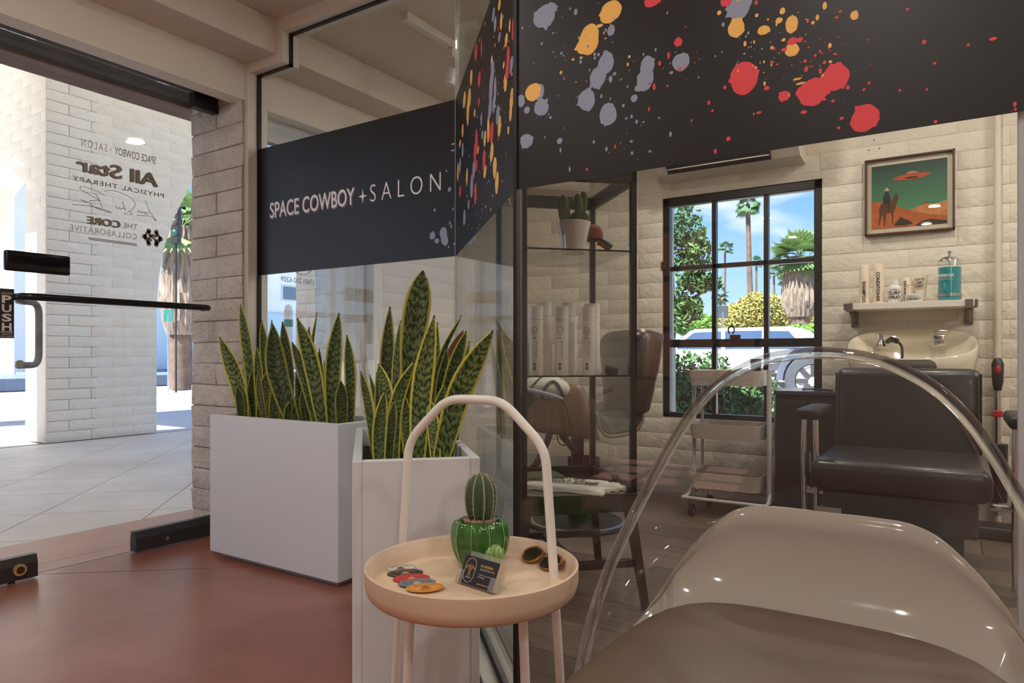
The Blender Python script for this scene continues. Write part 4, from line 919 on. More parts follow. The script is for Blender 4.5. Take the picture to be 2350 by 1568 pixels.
ar=[top@Vector((x,.058-.9*x*x*1.2,.0008)) for x in [i*.02-.12 for i in range(13)]]; B().tube(ar,.0012,4).build('printed_arc',PR,t)
t,M=folded(.32,.085,.050,.055,.014,math.radians(60),'folded_cloth','small folded white cloth at the right front of the cabinet floor',SHIRT)
t['category']='cloth'
B().tube([M@Vector((x,.02,.0165)) for x in (-.03,-.01,.01,.03)],.0009,4).build('printed_line',PR,t)
p=cl(.095,.22); bk=thing('book','dark green cloth bound book at the back of the cabinet floor','book',(p.x,p.y,zb)); M=Matrix.Translation(p+UP*zb)@Matrix.Rotation(math.radians(48),4,'Z')
GB=mat('green_book_cloth',S(58,76,52),.7,col2=S(80,96,66),vscale=30); B().box((-.095,-.06,0),(.095,.06,.004),.001,M=M).build('cover',GB,bk); B().box((-.095,-.06,.028),(.095,.06,.032),.001,M=M).build('cover',GB,bk); B().box((-.092,-.057,.004),(.092,.057,.028),M=M).build('page_block',mat('page_edges',S(170,162,140),.8),bk); B().box((-.096,.057,.001),(.095,.061,.031),.001,M=M).build('spine',GB,bk)
p=cl(.262,.20); M=Matrix.Translation(p+UP*zb)@Matrix.Rotation(math.radians(40),4,'Z'); o=B().prism([(.05*math.cos(i*PI/12),.026*math.sin(i*PI/12)) for i in range(24)],lambda u,v,w:M@Vector((u,v,w)),.006).build('patch',mat('orange_leather',S(196,118,58),.6,col2=S(170,96,50),vscale=50),None); tag(o,'orange oval leather patch behind the folded shirt','patch')
p=cl(.335,.17); cu=thing('clutch','dark brown rolled leather clutch by the right cabinet side','pouch',(p.x,p.y,zb)); M=Matrix.Translation(p+UP*zb)@Matrix.Rotation(math.radians(120),4,'Z'); B().box((-.055,-.022,0),(.055,.022,.030),.012,3,M=M).build('body',mat('brown_leather',S(58,44,34),.5,bump=.1),cu,smooth=True); B().box((-.012,-.0235,.004),(.012,-.0215,.028),.001,M=M).build('strap',mat('tan_strap',S(150,120,84),.6),cu)

# ================================================================ SALON: styling chair with a wood shell
s0=PZ(1325,1203,0); WALN=mat('walnut_veneer',S(132,100,76),.4,col2=S(108,80,60),vscale=7,stretch=(9,9,.6)); LEA=mat('black_leather',S(34,34,35),.42,bump=.06,bscale=90,spec=.35); WALD=mat('dark_walnut_back',S(84,70,64),.3,col2=S(70,58,52),vscale=4,stretch=(9,9,.7))
sc_=thing('styling_chair','walnut shell styling chair with black leather pads on a round black base','chair',(s0.x,s0.y,0))
B().lathe([(.236,0),(.238,.010),(.228,.020),(.10,.032),(.03,.036)],s0,48).build('floor_disc',BLACK,sc_,smooth=60); B().lathe([(.228,.0205),(.222,.0235),(.216,.0235)],s0,48,caps=False).build('disc_ring',STEEL,sc_,smooth=True)
B().lathe([(.045,.03),(.045,.22),(.032,.221),(.032,.42)],s0,24).build('pump_column',BLACK,sc_,smooth=50)
def sp3(px,py,D): return PD(px,py,D)
# shell: long walnut panel (arm and seat side) towards the viewer
Dn=3.12
def strip(name,pts_top,pts_bot,Ds,th,mt):
    rows=[]
    top=bez([PD(x,y,d) for (x,y),d in zip(pts_top,Ds)],6); bot=bez([PD(x,y,d) for (x,y),d in zip(pts_bot,Ds)],6)
    for i in range(9):
        t=i/8; rows.append([a.lerp(b,t)-FW*.02*math.sin(t*PI) for a,b in zip(top,bot)])
    o=B().grid(rows).build(name,mt,sc_,smooth=80); md=o.modifiers.new('t','SOLIDIFY'); md.thickness=th; return o
strip('arm_shell',[(1185,905),(1225,892),(1280,884),(1330,884),(1352,920),(1368,975)],[(1190,982),(1240,993),(1290,1000),(1330,1006),(1355,1009),(1376,1011)],[3.2,3.12,3.08,3.06,3.06,3.08],.014,WALN)
# seat pad: leather, with walnut edge
spb=B(); a_=PD(1362,948,3.1)
rows=[]
out=bez([PD(1345,945,3.1),PD(1366,952,3.06),PD(1374,985,3.05),PD(1392,1005,3.05),PD(1430,1003,3.08),PD(1462,992,3.12),PD(1478,965,3.18),PD(1476,938,3.2)],5)
for i in range(8):
    t=i/7; rows.append([p+FW*(.42*t)+UP*(.012*math.sin(t*PI)) for p in out])
o=B().grid(rows).build('seat_shell',WALN,sc_,smooth=80); md=o.modifiers.new('t','SOLIDIFY'); md.thickness=.014
pad_=[p.lerp(PD(1420,945,3.1),.10)+FW*.006+UP*.012 for p in out]
rows=[[p+FW*(.40*t) for p in pad_] for t in (0,.5,1)]
b=B().grid(rows); o=b.build('seat_pad',LEA,sc_,smooth=80)
fp=B(); fp.flat([p-FW*.002 for p in pad_]).build('seat_pad_front',LEA,sc_)
topr=[[PD(1345,945,3.1)+FW*(.42*t),PD(1410,936,3.1)+FW*(.42*t),PD(1476,938,3.18)+FW*(.42*t)] for t in (0,.5,1)]; B().grid(topr).build('seat_top',LEA,sc_,smooth=80)
# backrest: curved slab seen from behind, with a bright upper edge
bt=bez([PD(1388,790,3.30),PD(1402,768,3.22),PD(1440,761,3.16),PD(1480,760,3.14),PD(1513,770,3.20)],5); bb=bez([PD(1398,944,3.26),PD(1412,946,3.20),PD(1440,948,3.16),PD(1462,946,3.16),PD(1478,938,3.2)],5)
rows=[[a.lerp(b_,i/9)-FW*.03*math.sin(i/9*PI) for a,b_ in zip(bt,bb)] for i in range(10)]
o=B().grid(rows).build('backrest',WALD,sc_,smooth=80); md=o.modifiers.new('t','SOLIDIFY'); md.thickness=.028; md.offset=1
B().tube(bt,.008,8).build('back_edge',mat('satin_trim',S(170,172,180),.3,metal=.6),sc_,smooth=True)
mp_=thing('bolster','black leather headrest bolster at the left end of the wood shell','cushion',tuple(PD(1205,905,3.1))); B().ell(PD(1200,905,3.12),(.045,.045,.06),16,10).build('pad',LEA,mp_,smooth=True)
# dark frame tube under the shell and loop of cable
tc_=[PD(1262,992,3.1),PD(1255,1015,3.1),PD(1238,1050,3.12),PD(1222,1075,3.15),PD(1200,1083,3.2),PD(1185,1080,3.25)]
B().tube(bez(tc_,6),.016,10).build('frame_tube',BLACK,sc_,smooth=True)
cbl=bez([PD(1278,998,3.05),PD(1282,1015,3.05),PD(1293,1023,3.05),PD(1303,1016,3.05),PD(1303,1002,3.05),PD(1298,996,3.06)],6); B().tube(cbl,.0028,6).build('cable',GASK,sc_,smooth=True)
ft=PD(1230,1065,3.1); B().tube([(s0.x,s0.y,.34),tuple(PD(1290,1000,3.2))],.016,10).build('frame_tube',BLACK,sc_,smooth=True)
# white cushion with black curved stripes lying on the shell
cu=PD(1257,888,3.0); ww=thing('cushion','white cushion with black curved stripes resting on the wood shell','cushion',(cu.x,cu.y,cu.z))
M=basis(cu,RT,FW,UP)@Matrix.Rotation(math.radians(8),4,'Y'); WC=mat('white_canvas',S(212,208,192),.8,bump=.1,bscale=60); BC=mat('charcoal_canvas',S(70,74,80),.8)
B().ell((0,0,.0),(.098,.07,.052),24,14,M=M).build('cover',WC,ww,smooth=True)
def stripe(pts,r):
    Q=[]
    for u,v in pts:
        k=1-(u/.1)**2-(v/.054)**2; Q.append(M@Vector((u,-.0715*math.sqrt(max(k,.02)),v)))
    B().tube(bez(Q,5),r,6).build('stripe',BC,ww,smooth=True)
stripe([(-.075,-.015),(-.06,.01),(-.04,.035),(-.025,.045)],.004); stripe([(-.02,-.03),(-.012,0),(.01,.025),(.03,.022),(.05,.0),(.07,-.03)],.008)
st_=PD(1250,905,2.95); cl_=thing('clipper','grey hair clipper lying in front of the striped cushion','clipper',tuple(st_)); q1=PD(1212,895,2.88); q2=PD(1285,914,2.88)
B().tube([q1,q1.lerp(q2,.2),q1.lerp(q2,.8),q2],[.008,.012,.012,.007],12).build('body',mat('grey_plastic',S(132,136,146),.35),cl_,smooth=True); B().cyl(q2,q2+(q2-q1).normalized()*.012,.006,10).build('blade',STEEL,cl_,smooth=True)
B().tube(bez([q2,PD(1300,935,2.97),PD(1306,965,2.98),PD(1316,985,3.0)],6),.003,6).build('cable',GASK,cl_,smooth=True); B().tube(bez([q1.lerp(q2,.4)-UP*.01,PD(1252,918,2.88),PD(1268,912,2.88)],6),.003,6).build('cable',GASK,cl_,smooth=True)
# waste bin by the rear wall
bp=PD(1340,1090,3.78); bp.z=0; bn=thing('waste_bin','black round waste bin by the rear wall behind the cabinet','bin',(bp.x,bp.y,0)); B().lathe([(.072,0),(.090,.255),(.092,.258),(.088,.258),(.070,.006)],(bp.x,bp.y,0),32).build('bin_wall',mat('black_plastic',S(24,26,32),.4),bn,smooth=50)
# ================================================================ SALON: rolling cart
CART=mat('beige_cart_steel',S(206,194,182),.4); CARTW=mat('cart_tube',S(206,202,198),.3)
X0,X1,Y0,Y1=-1.165,-.775,3.44,3.72
ct=thing('rolling_cart','beige three tier rolling cart in front of the steel window','cart',((X0+X1)/2,(Y0+Y1)/2,0))
def tray(z0,z1,dx=0):
    b=B(); w=.004; xx0,xx1,yy0,yy1=X0+dx,X1-dx-.036,Y0,Y1
    P=[]; 
    def rr(x0,x1,y0,y1,r):
        o=[]
        for cx,cy,a0 in ((x1-r,y1-r,0),(x0+r,y1-r,90),(x0+r,y0+r,180),(x1-r,y0+r,270)):
            for k in range(5): a=math.radians(a0+k*22.5); o.append((cx+r*math.cos(a),cy+r*math.sin(a)))
        return o
    o=rr(xx0,xx1,yy0,yy1,.03); i=rr(xx0+w,xx1-w,yy0+w,yy1-w,.027); o2=rr(xx0+.008,xx1-.008,yy0+.008,yy1-.008,.03); i2=rr(xx0+.012,xx1-.012,yy0+.012,yy1-.012,.027)
    rows=[[Vector((x,y,z0)) for x,y in o2],[Vector((x,y,z1)) for x,y in o],[Vector((x,y,z1)) for x,y in i],[Vector((x,y,z0+.004)) for x,y in i2]]
    b.grid(rows,closed_u=True); b.bm.verts.ensure_lookup_table(); n=len(o); b.bm.faces.new(b.bm.verts[:n]); b.bm.faces.new(b.bm.verts[-n:]); b.build('tray',CART,ct,smooth=40)
tray(.665,.742); tray(.395,.470,.004); tray(.145,.222)
for x in (X0+.005,X1-.008):
    lean=.0
    B().tube([(x,Y1-.05,.09),(x,Y1-.05,.66)],.008,8).build('upright',CARTW,ct,smooth=True)
B().tube([(X1-.004,Y0+.07,.09),(X1-.004,Y0+.07,.745)],.012,10).build('upright',CARTW,ct,smooth=True); B().tube([(X0+.012,Y0+.07,.09),(X0+.012,Y0+.07,.66)],.010,10).build('upright',CARTW,ct,smooth=True)
B().tube([(X0-.02,Y0-.015,.094),(X1-.02,Y0-.015,.094)]+bez([(X1-.004,Y0-.01,.095),(X1,Y0+.03,.1),(X1,Y0+.07,.14)],4),.0085,10).build('base_tube',CARTW,ct,smooth=True); B().tube([(X0-.02,Y1,.094),(X1-.0,Y1,.094)],.0085,10).build('base_tube',CARTW,ct,smooth=True); B().tube([(X0-.02,Y0-.015,.094),(X0-.02,Y1,.094)],.0085,10).build('base_tube',CARTW,ct,smooth=True); B().tube(bez([(X0-.01,Y0-.01,.095),(X0,Y0+.03,.11),(X0+.01,Y0+.05,.15)],4),.008,8).build('base_tube',CARTW,ct,smooth=True)
for x,y in ((X0+.02,Y0+.0),(X1-.09,Y0+.0),(X0+.03,Y1-.01),(X1-.04,Y1-.01)):
    c=B().cyl((x-.008,y,.032),(x+.012,y,.032),.031,20).build('caster',mat('caster_rubber',S(34,32,32),.5),ct,smooth=50); B().box((x-.012,y-.008,.030),(x-.009,y+.008,.088)).build('fork',STEEL,c); B().cyl((x-.0095,y,.032),(x+.0135,y,.032),.010,10).build('hub',STEEL,c)
cj=PY(1735,825,3.6); o=B().lathe([(.024,0),(.026,.10),(.027,.102),(.027,.13),(.02,.131)],(cj.x,cj.y,.669),20).build('jar',mat('dark_jar',S(24,28,34),.15,coat=.5),None,smooth=50); tag(o,'dark jar standing in the top tray of the rolling cart','jar')
# ================================================================ SALON: black cabinet by the wash chair
BX0,BX1=-.762,-.468; bc=thing('black_cabinet','black box cabinet between rolling cart and wash chair','cabinet',((BX0+BX1)/2,3.74,0)); BLK=mat('black_laminate',S(38,36,40),.4)
B().box((BX0,3.56,.0),(BX1,3.93,.625),.004).build('body',BLK,bc); B().box((BX0-.006,3.55,.625),(BX1+.006,3.935,.645),.003).build('worktop',mat('black_top',S(58,62,72),.2),bc)
for i in range(2): d_=B().box((BX0+.006+i*.143,3.545,.03),(BX0+.145+i*.143,3.56,.60),.002).build('door_panel',BLK,bc); B().box((BX0+.125+i*.035,3.535,.26),(BX0+.135+i*.035,3.545,.36),.002).build('handle',STEEL,d_)
B().tube(bez([(BX0+.10,3.72,.647),(BX0+.13,3.64,.652),(BX0+.19,3.68,.650),(BX0+.25,3.62,.648)],6),.004,6).build('cable',GASK,bc,smooth=True)
# ================================================================ SALON: wash chair and basin
WL=mat('wash_chair_leather',S(46,45,46),.33,bump=.05,bscale=90,coat=.1); 
wx0,wx1=-.445,.075; wcx=(wx0+wx1)/2
wc=thing('wash_chair','black leather wash chair with chrome arms in front of the basin','chair',(wcx,3.0,0))
b=B().box((wx0,3.20,.40),(wx1,3.31,.765),.035,4); 
for v in b.bm.verts: v.co.y+=(v.co.z-.40)*.10
b.build('backrest',WL,wc,smooth=60)
for x in (wx0+.004,wx1-.004): B().tube([(x,3.195,.42),(x,3.195+.026,.60),(x,3.195+.04,.745)],.004,6).build('piping',GASK,wc)
b=B().box((wx0-.02,2.72,.325),(wx1+.02,3.24,.435),.035,4)
for v in b.bm.verts:
    if v.co.z>.40: v.co.z+=.012*(1-((v.co.x-wcx)/.29)**2)
b.build('seat',WL,wc,smooth=60)
B().box((wx0+.02,2.76,.20),(wx1-.02,3.26,.325),.01).build('seat_box',BLK,wc); B().box((wx0+.06,2.85,.02),(wx1-.06,3.35,.20),.01).build('plinth',BLACK,wc)
for s_,x in ((-1,wx0-.035),(1,wx1+.105)):
    a=B().box((x-.045,2.78,.575),(x+.045,3.12,.618),.016,3).build('armrest',LEA,wc,smooth=60)
    B().tube(bez([(x-.02,2.84,.575),(x-.022,2.84,.45),(x-.022,2.85,.25),(x-.02,2.87,.02)],5),.011,10).build('arm_post',CHROME,a,smooth=True); B().tube(bez([(x+.02,2.84,.575),(x+.022,2.84,.45),(x+.022,2.85,.25),(x+.02,2.87,.02)],5),.011,10).build('arm_post',CHROME,a,smooth=True); B().tube([(x-.022,2.85,.30),(x-s_*.09,2.86,.30)],.012,8).build('arm_bracket',CHROME,a)
B().box((wx0+.0,2.722,.245),(wx0+.09,2.752,.268),.003).build('recline_lever',CHROME,wc)
BAS=mat('white_ceramic',S(228,216,192),.1,coat=.5)
bs=thing('wash_basin','white ceramic hair wash basin with chrome taps behind the wash chair','basin',(-.19,3.68,0))
def bowl(k):  # rounded outline, wider at the back
    P=[]
    for i in range(48):
        a=2*PI*i/48; c,s_=math.cos(a),math.sin(a); e=(abs(c)**2.5+abs(s_)**2.5)**(-1/2.5); P.append((.262*k*c*e,.225*k*s_*e))
    return P
rows=[]
for k,z,dy in ((.45,.66,.02),(.80,.70,.01),(.95,.765,0),(.995,.83,0),(1.0,.868,0),(.985,.874,0),(.95,.868,0),(.92,.845,.0),(.86,.815,0),(.70,.79,0),(.45,.735,.0),(.15,.725,.0)):
    rows.append([Vector((-.19+x,3.685+y+dy,z-.07+.143*((y+.225)/.45)*(1 if z>.80 else max(0,(z-.70)/.10)))) for x,y in bowl(k)])
b=B().grid(rows,closed_u=True); b.bm.verts.ensure_lookup_table(); b.bm.faces.new(b.bm.verts[:48]); b.bm.faces.new(b.bm.verts[-48:]); b.build('bowl',BAS,bs,smooth=70)
B().box((-.30,3.42,.62),(-.08,3.52,.80),.03,3).build('neck_rest',mat('neck_rubber',S(60,56,52),.6),bs,smooth=60)
B().box((-.30,3.50,.02),(-.06,3.86,.68),.01).build('pedestal',BLK,bs)
def tap(px,label):
    q=PY(px,790,3.80); t=B().lathe([(.026,0),(.020,.012),(.017,.022),(.020,.045),(.021,.052),(.006,.055)],(q.x,3.80,.862),20).build('tap',CHROME,bs,smooth=50); return q
q=PY(2021,790,3.80); B().lathe([(.028,0),(.022,.012),(.019,.02),(.017,.045),(.022,.058),(.022,.062),(.01,.064)],(q.x,3.80,.862),20).build('tap',CHROME,bs,smooth=50)
q2=PY(2155,790,3.80); t=B().box((q2.x-.026,3.775,.862),(q2.x+.026,3.825,.918),.008,3).build('mixer',CHROME,bs,smooth=60); B().box((q2.x-.028,3.765,.922),(q2.x+.034,3.83,.938),.006,3).build('mixer_lever',CHROME,t,smooth=60)
hs_=[(q.x+.03,3.79,.885),(q.x+.05,3.76,.895),(q.x+.075,3.73,.885)]; B().tube(hs_,[.012,.014,.012],10).build('spray_head',BLACK,bs,smooth=True); B().tube(bez([(q.x+.075,3.73,.885),(q.x+.095,3.70,.86),(q.x+.10,3.66,.81),(q.x+.09,3.62,.79)],5),.006,8).build('hose',BLACK,bs,smooth=True)
# ================================================================ SALON: wall shelf with products
SHY0,SHY1=3.74,RY-.004; sx0,sx1=-.478,.068
sf=thing('wall_shelf','pale wall shelf on two metal brackets above the wash basin','shelf',((sx0+sx1)/2,3.85,1.04))
B().box((sx0+.012,SHY0,1.042),(sx1-.008,SHY1,1.072),.002).build('board',mat('pale_shelf_board',S(226,218,206),.45),sf)
BRK=mat('grey_bracket',S(126,116,104),.35,metal=.6)
for x in (sx0+.026,sx1-.030):
    b=B().box((x-.017,SHY0-.004,1.034),(x+.017,SHY1,1.042),.001); b.box((x-.017,SHY1-.006,.965),(x+.017,SHY1,1.036),.001); b.box((x-.015,SHY0-.006,1.034),(x+.015,SHY0-.002,1.074),.001)
    b.tube([(x,SHY0+.06,1.036),(x,SHY1-.012,.985)],.010,6); k=b.build('bracket',BRK,sf); B().cyl((x,SHY1-.007,.98),(x,SHY1-.010,.98),.005,8).build('screw',STEEL,k)
B().box((sx0,SHY0-.002,1.041),(sx0+.012,SHY1-.05,1.073),.002).build('end_cap',BRK,sf); B().box((sx1-.008,SHY0-.002,1.041),(sx1+.004,SHY1-.05,1.073),.002).build('end_cap',BRK,sf)
ZS=1.0722; yb=3.83; CRM=mat('cream_plastic',S(232,214,190),.4)
def xs(px,py=650): return PY(px,py,yb).x
fr_=lambda x,z,y:basis((x,y,z),(1,0,0),(0,0,1),(0,-1,0)); dn=lambda x,z,y:basis((x,y,z),(0,0,-1),(1,0,0),(0,-1,0))
def prod(name,label,cat,x,r,h,mt,neck=None):
    t=thing(name,label,cat,(x,yb,ZS)); B().lathe([(r*.95,0),(r,.004),(r,h*.97),(r*.9,h)] if not neck else [(r*.95,0),(r,.004),(r,h*.66),(r*.9,h*.72),(neck,h*.75),(neck,h*.99),(neck*.8,h)],(x,yb,ZS),28).build('body',mt,t,smooth=50)
    return t
t=prod('bottle','tall cream bottle lettered SHAMPOO, leftmost on the wall shelf','bottle',xs(1984),.0245,.195,CRM); text('SHAMPOO',dn(xs(1984)-.008,ZS+.112,yb-.025),.105,.016,PR,t,off=.02)
t=prod('bottle','tall cream bottle lettered CONDITIONER on the wall shelf','bottle',xs(2016),.0245,.197,CRM); text('CONDITIONER',dn(xs(2016)-.008,ZS+.155,yb-.025),.145,.016,PR,t,off=.02)
t=prod('bottle','small white bottle lettered SURF SPRAY on the wall shelf','bottle',xs(2054),.030,.115,mat('white_plastic',S(232,228,220),.35),neck=.017)
xx=xs(2054); text('CALIFORNIA',fr_(xx-.022,ZS+.062,yb-.0305),.044,.007,PRG,t); text('SURF',fr_(xx-.026,ZS+.040,yb-.0305),.052,.018,PR,t,off=.02); text('SPRAY',fr_(xx-.027,ZS+.018,yb-.0305),.054,.018,PR,t,off=.02)
t=prod('bottle','slim cream bottle lettered DETANGLER beside the surf spray','bottle',xs(2080),.020,.122,CRM); text('DETANGLER',dn(xs(2080)-.010,ZS+.104,yb-.0205),.098,.011,PR,t,off=.02); text('spray to soften',dn(xs(2080)+.006,ZS+.09,yb-.0195),.07,.005,PRG,t)
x_=xs(2110); t=thing('tube','cream squeeze tube lettered DAYS OF DIRT on the wall shelf','tube',(x_,yb+.02,ZS)); yt=yb+.02
rows=[[Vector((x_+(.022+.014*k)*math.cos(a),yt+(.018*(1-k)+.002)*math.sin(a),ZS+.014+.118*k)) for a in [2*PI*i/24 for i in range(24)]] for k in (0,.3,.6,.9,1)]
b=B().grid(rows,closed_u=True); b.bm.verts.ensure_lookup_table(); b.bm.faces.new(b.bm.verts[-24:]); b.build('body',CRM,t,smooth=60); B().lathe([(.018,0),(.018,.015)],(x_,yt,ZS),20).build('cap',CRM,t,smooth=50)
for i,(s_,z) in enumerate((('DAYS',.105),('OF',.089),('DIRT',.072))): text(s_,fr_(x_-(.020,.010,.018)[i],ZS+z,yt-.0185+.001*(2-i)),(.040,.020,.036)[i],.012,PR,t,off=.02,dep=.004)
B().tube([Vector((x_+.016*math.cos(a),yt-.0195,ZS+.034+.012*math.sin(a))) for a in [i*PI/10 for i in range(11)]],.0008,4).build('printed_arc',mat('brown_print',S(140,110,80),.6),t)
x_=xs(2098); t=thing('jar','low white jar lettered PASTE at the front of the wall shelf','jar',(x_,3.785,ZS)); B().lathe([(.036,0),(.037,.003),(.037,.024),(.038,.025),(.038,.034),(.035,.036)],(x_,3.785,ZS),32).build('body',mat('white_plastic',S(232,228,220),.35),t,smooth=50); text('BARN PASTE',fr_(x_-.030,ZS+.007,3.7475),.060,.010,PR,t,off=.01)
x_=xs(2179); JG=glassmat('jar_glass',(.93,.96,.95),.06); jr=thing('disinfectant_jar','glass jar of teal disinfectant with a chrome lid on the wall shelf','jar',(x_,yb,ZS))
r=.0475; B().lathe([(r*.97,0),(r,.003),(r,.185),(r*.97,.19)],(x_,yb,ZS),40,caps=False).build('glass_wall',JG,jr,smooth=50)
TEAL=mat('teal_liquid',S(22,150,160),.15,coat=.5); B().lathe([(r*.96,.003),(r*.96,.158)],(x_,yb,ZS),40).build('liquid',TEAL,jr,smooth=50)
B().lathe([(r+.0012,.022),(r+.0012,.036)],(x_,yb,ZS),40,caps=False).build('base_band',STEEL,jr,smooth=True); B().lathe([(r+.002,.186),(r+.002,.192),(.030,.206),(.012,.212),(.006,.213),(.006,.222),(.009,.232),(.009,.236)],(x_,yb,ZS),32).build('lid',CHROME,jr,smooth=60); B().cyl((x_,yb,ZS+.16),(x_,yb,ZS+.19),.002,8).build('lift_rod',STEEL,jr)
text('BARBICIDE',fr_(x_-.046,ZS+.112,yb-.0495),.064,.013,PAPER,jr,off=.02); text('disinfectant for',fr_(x_-.046,ZS+.104,yb-.0495),.05,.004,PAPER,jr); text('salon and barber tools',fr_(x_-.046,ZS+.098,yb-.0495),.062,.004,PAPER,jr)
# ================================================================ SALON: framed picture, air conditioner, pipe, stick vacuum, track light
PXa,PXb,PZa,PZb=-.404,-.016,1.425,1.812; pf=thing('framed_picture','brown framed desert print of a horse rider under a flying saucer','picture',((PXa+PXb)/2,3.95,PZa))
FRM=mat('walnut_frame',S(74,46,24),.4); yf=3.925
for lo,hi in (((PXa,yf,PZa),(PXb,3.955,PZa+.010)),((PXa,yf,PZb-.010),(PXb,3.955,PZb)),((PXa,yf,PZa),(PXa+.010,3.955,PZb)),((PXb-.010,yf,PZa),(PXb,3.955,PZb))): B().box(lo,hi,.002).build('frame_bar',FRM,pf)
yp=3.945; B().box((PXa+.008,yp,PZa+.008),(PXb-.008,yp+.005,PZb-.008)).build('mat_board',mat('mat_board',S(222,208,180),.7),pf)
ix0,ix1,iz0,iz1=PXa+.030,PXb-.032,PZa+.034,PZb-.034; iw,ih=ix1-ix0,iz1-iz0
def pflat(name,poly,mt,k): return B().prism([(ix0+u*iw,iz0+v*ih) for u,v in poly],lambda x,z,w:Vector((x,yp-.0004*k-w,z)),.0004).build(name,mt,pf)
sky=bpy.data.materials.new('print_sky'); sky.use_nodes=True; t_=sky.node_tree; b_=t_.nodes['Principled BSDF']; b_.inputs['Roughness'].default_value=.5
g_=t_.nodes.new('ShaderNodeNewGeometry'); s_=t_.nodes.new('ShaderNodeSeparateXYZ'); mr=t_.nodes.new('ShaderNodeMapRange'); mr.inputs[1].default_value=iz0+.3*ih; mr.inputs[2].default_value=iz1; r_=t_.nodes.new('ShaderNodeValToRGB'); r_.color_ramp.elements[0].color=S(72,140,96); r_.color_ramp.elements[1].color=S(34,62,60); t_.links.new(g_.outputs['Position'],s_.inputs[0]); t_.links.new(s_.outputs[2],mr.inputs[0]); t_.links.new(mr.outputs[0],r_.inputs[0]); t_.links.new(r_.outputs[0],b_.inputs[0])
pflat('print_sky',[(0,0),(1,0),(1,1),(0,1)],sky,1)
DES=mat('print_desert',S(206,112,48),.6,col2=S(176,88,40),vscale=30); DES2=mat('print_dune',S(224,148,84),.6,col2=S(190,112,60),vscale=40); DRK=mat('print_dark',S(52,38,26),.6)
pflat('print_dune',[(.40,.22),(.5,.25),(.62,.30),(.72,.33),(.85,.31),(1,.36),(1,0),(.40,0)],DES2,2); pflat('print_desert',[(0,0),(1,0),(1,.12),(.8,.16),(.6,.22),(.42,.30),(.3,.36),(.2,.40),(.08,.43),(0,.45)],DES,3)
pflat('print_mesa',[(.66,.33),(.70,.37),(.73,.37),(.76,.33)],mat('print_mesa',S(126,90,70),.6),3)
pflat('print_bush',[(.30,.03),(.36,.12),(.40,.16),(.44,.13),(.50,.10),(.56,.04),(.45,.02)],DRK,4); pflat('print_bush',[(.60,.02),(.68,.07),(.78,.09),(.88,.07),(1,.05),(1,.0),(.6,.0)],DRK,4)
pflat('print_saucer',[(.28,.76),(.36,.80),(.46,.82),(.60,.825),(.72,.815),(.80,.79),(.70,.745),(.54,.725),(.38,.735)],mat('print_saucer',S(196,84,52),.6),4); pflat('print_saucer_dome',[(.46,.825),(.50,.85),(.54,.86),(.59,.85),(.64,.83)],mat('print_dome',S(210,160,110),.6),4); pflat('print_saucer_base',[(.44,.765),(.54,.775),(.64,.765),(.6,.745),(.48,.745)],DRK,5)
HOR=mat('print_horse',S(96,52,28),.6)
pflat('print_horse',[(.12,.38),(.16,.41),(.26,.41),(.30,.47),(.32,.52),(.345,.55),(.355,.50),(.37,.45),(.35,.43),(.335,.36),(.325,.30),(.30,.26),(.30,.14),(.285,.06),(.275,.06),(.28,.16),(.26,.24),(.20,.23),(.19,.12),(.185,.04),(.165,.04),(.17,.14),(.15,.22),(.12,.14),(.11,.05),(.095,.05),(.105,.2),(.105,.3)],HOR,5)
pflat('print_rider',[(.16,.40),(.155,.47),(.175,.54),(.19,.58),(.215,.585),(.24,.54),(.265,.44),(.25,.40),(.245,.30),(.225,.30),(.22,.38)],mat('print_rider',S(34,40,42),.6),6); pflat('print_hat',[(.165,.60),(.19,.615),(.195,.64),(.225,.64),(.23,.615),(.25,.60),(.21,.585)],mat('print_hat',S(206,184,140),.6),7)
PG=glassmat('picture_glass',(.98,.98,.98),.035); B().box((PXa+.009,yp-.010,PZa+.009),(PXb-.009,yp-.0085,PZb-.009)).build('picture_glass',PG,pf)
for px,py in ((2006,322),(1994,345),(2018,341)): p=PY(px,py,RY-.002); B().cyl((p.x,RY-.0035,p.z),(p.x,RY+.001,p.z),.0035,8).build('screw_hole',GASK,wb)
aca,acb=-1.455,-.69; AC=mat('aircon_plastic',S(226,218,200),.4); acu=thing('air_conditioner','long white wall air conditioner above the steel window','air conditioner',((aca+acb)/2,3.85,1.85))
prof=[(3.955,1.845),(3.80,1.855),(3.745,1.90),(3.735,1.96),(3.74,2.10),(3.955,2.12)]; B().prism(prof,lambda y,z,w:Vector((aca+w,y,z)),acb-aca).build('casing',AC,acu)
B().prism([(3.79,1.855),(3.750,1.893),(3.746,1.890),(3.786,1.851)],lambda y,z,w:Vector((aca+.06+w,y,z)),acb-aca-.2).build('louvre_slot',mat('aircon_slot',S(40,34,30),.5),acu)
for k in range(2): B().box((aca+.065,3.755+k*.03,1.868-k*.014),(acb-.145,3.768+k*.03,1.871-k*.014),.001).build('louvre',AC,acu)
B().box((acb-.09,3.737,1.93),(acb-.07,3.741,1.945)).build('display',BLACK,acu)
o=B().cyl((.151,3.935,0.0),(.151,3.935,CZ),.0155,16).build('conduit_pipe',mat('pipe_paint',S(214,204,184),.5),None,smooth=True); tag(o,'vertical white painted pipe on the rear wall right of the picture','pipe')
sv=PY(2290,900,3.80); vk=thing('stick_vacuum','stick vacuum with black and red handle standing against the rear wall','vacuum',(sv.x,3.80,0))
top=PY(2290,810,3.82); BP=mat('black_plastic',S(24,26,32),.4); RP=mat('red_plastic',S(190,36,34),.3)
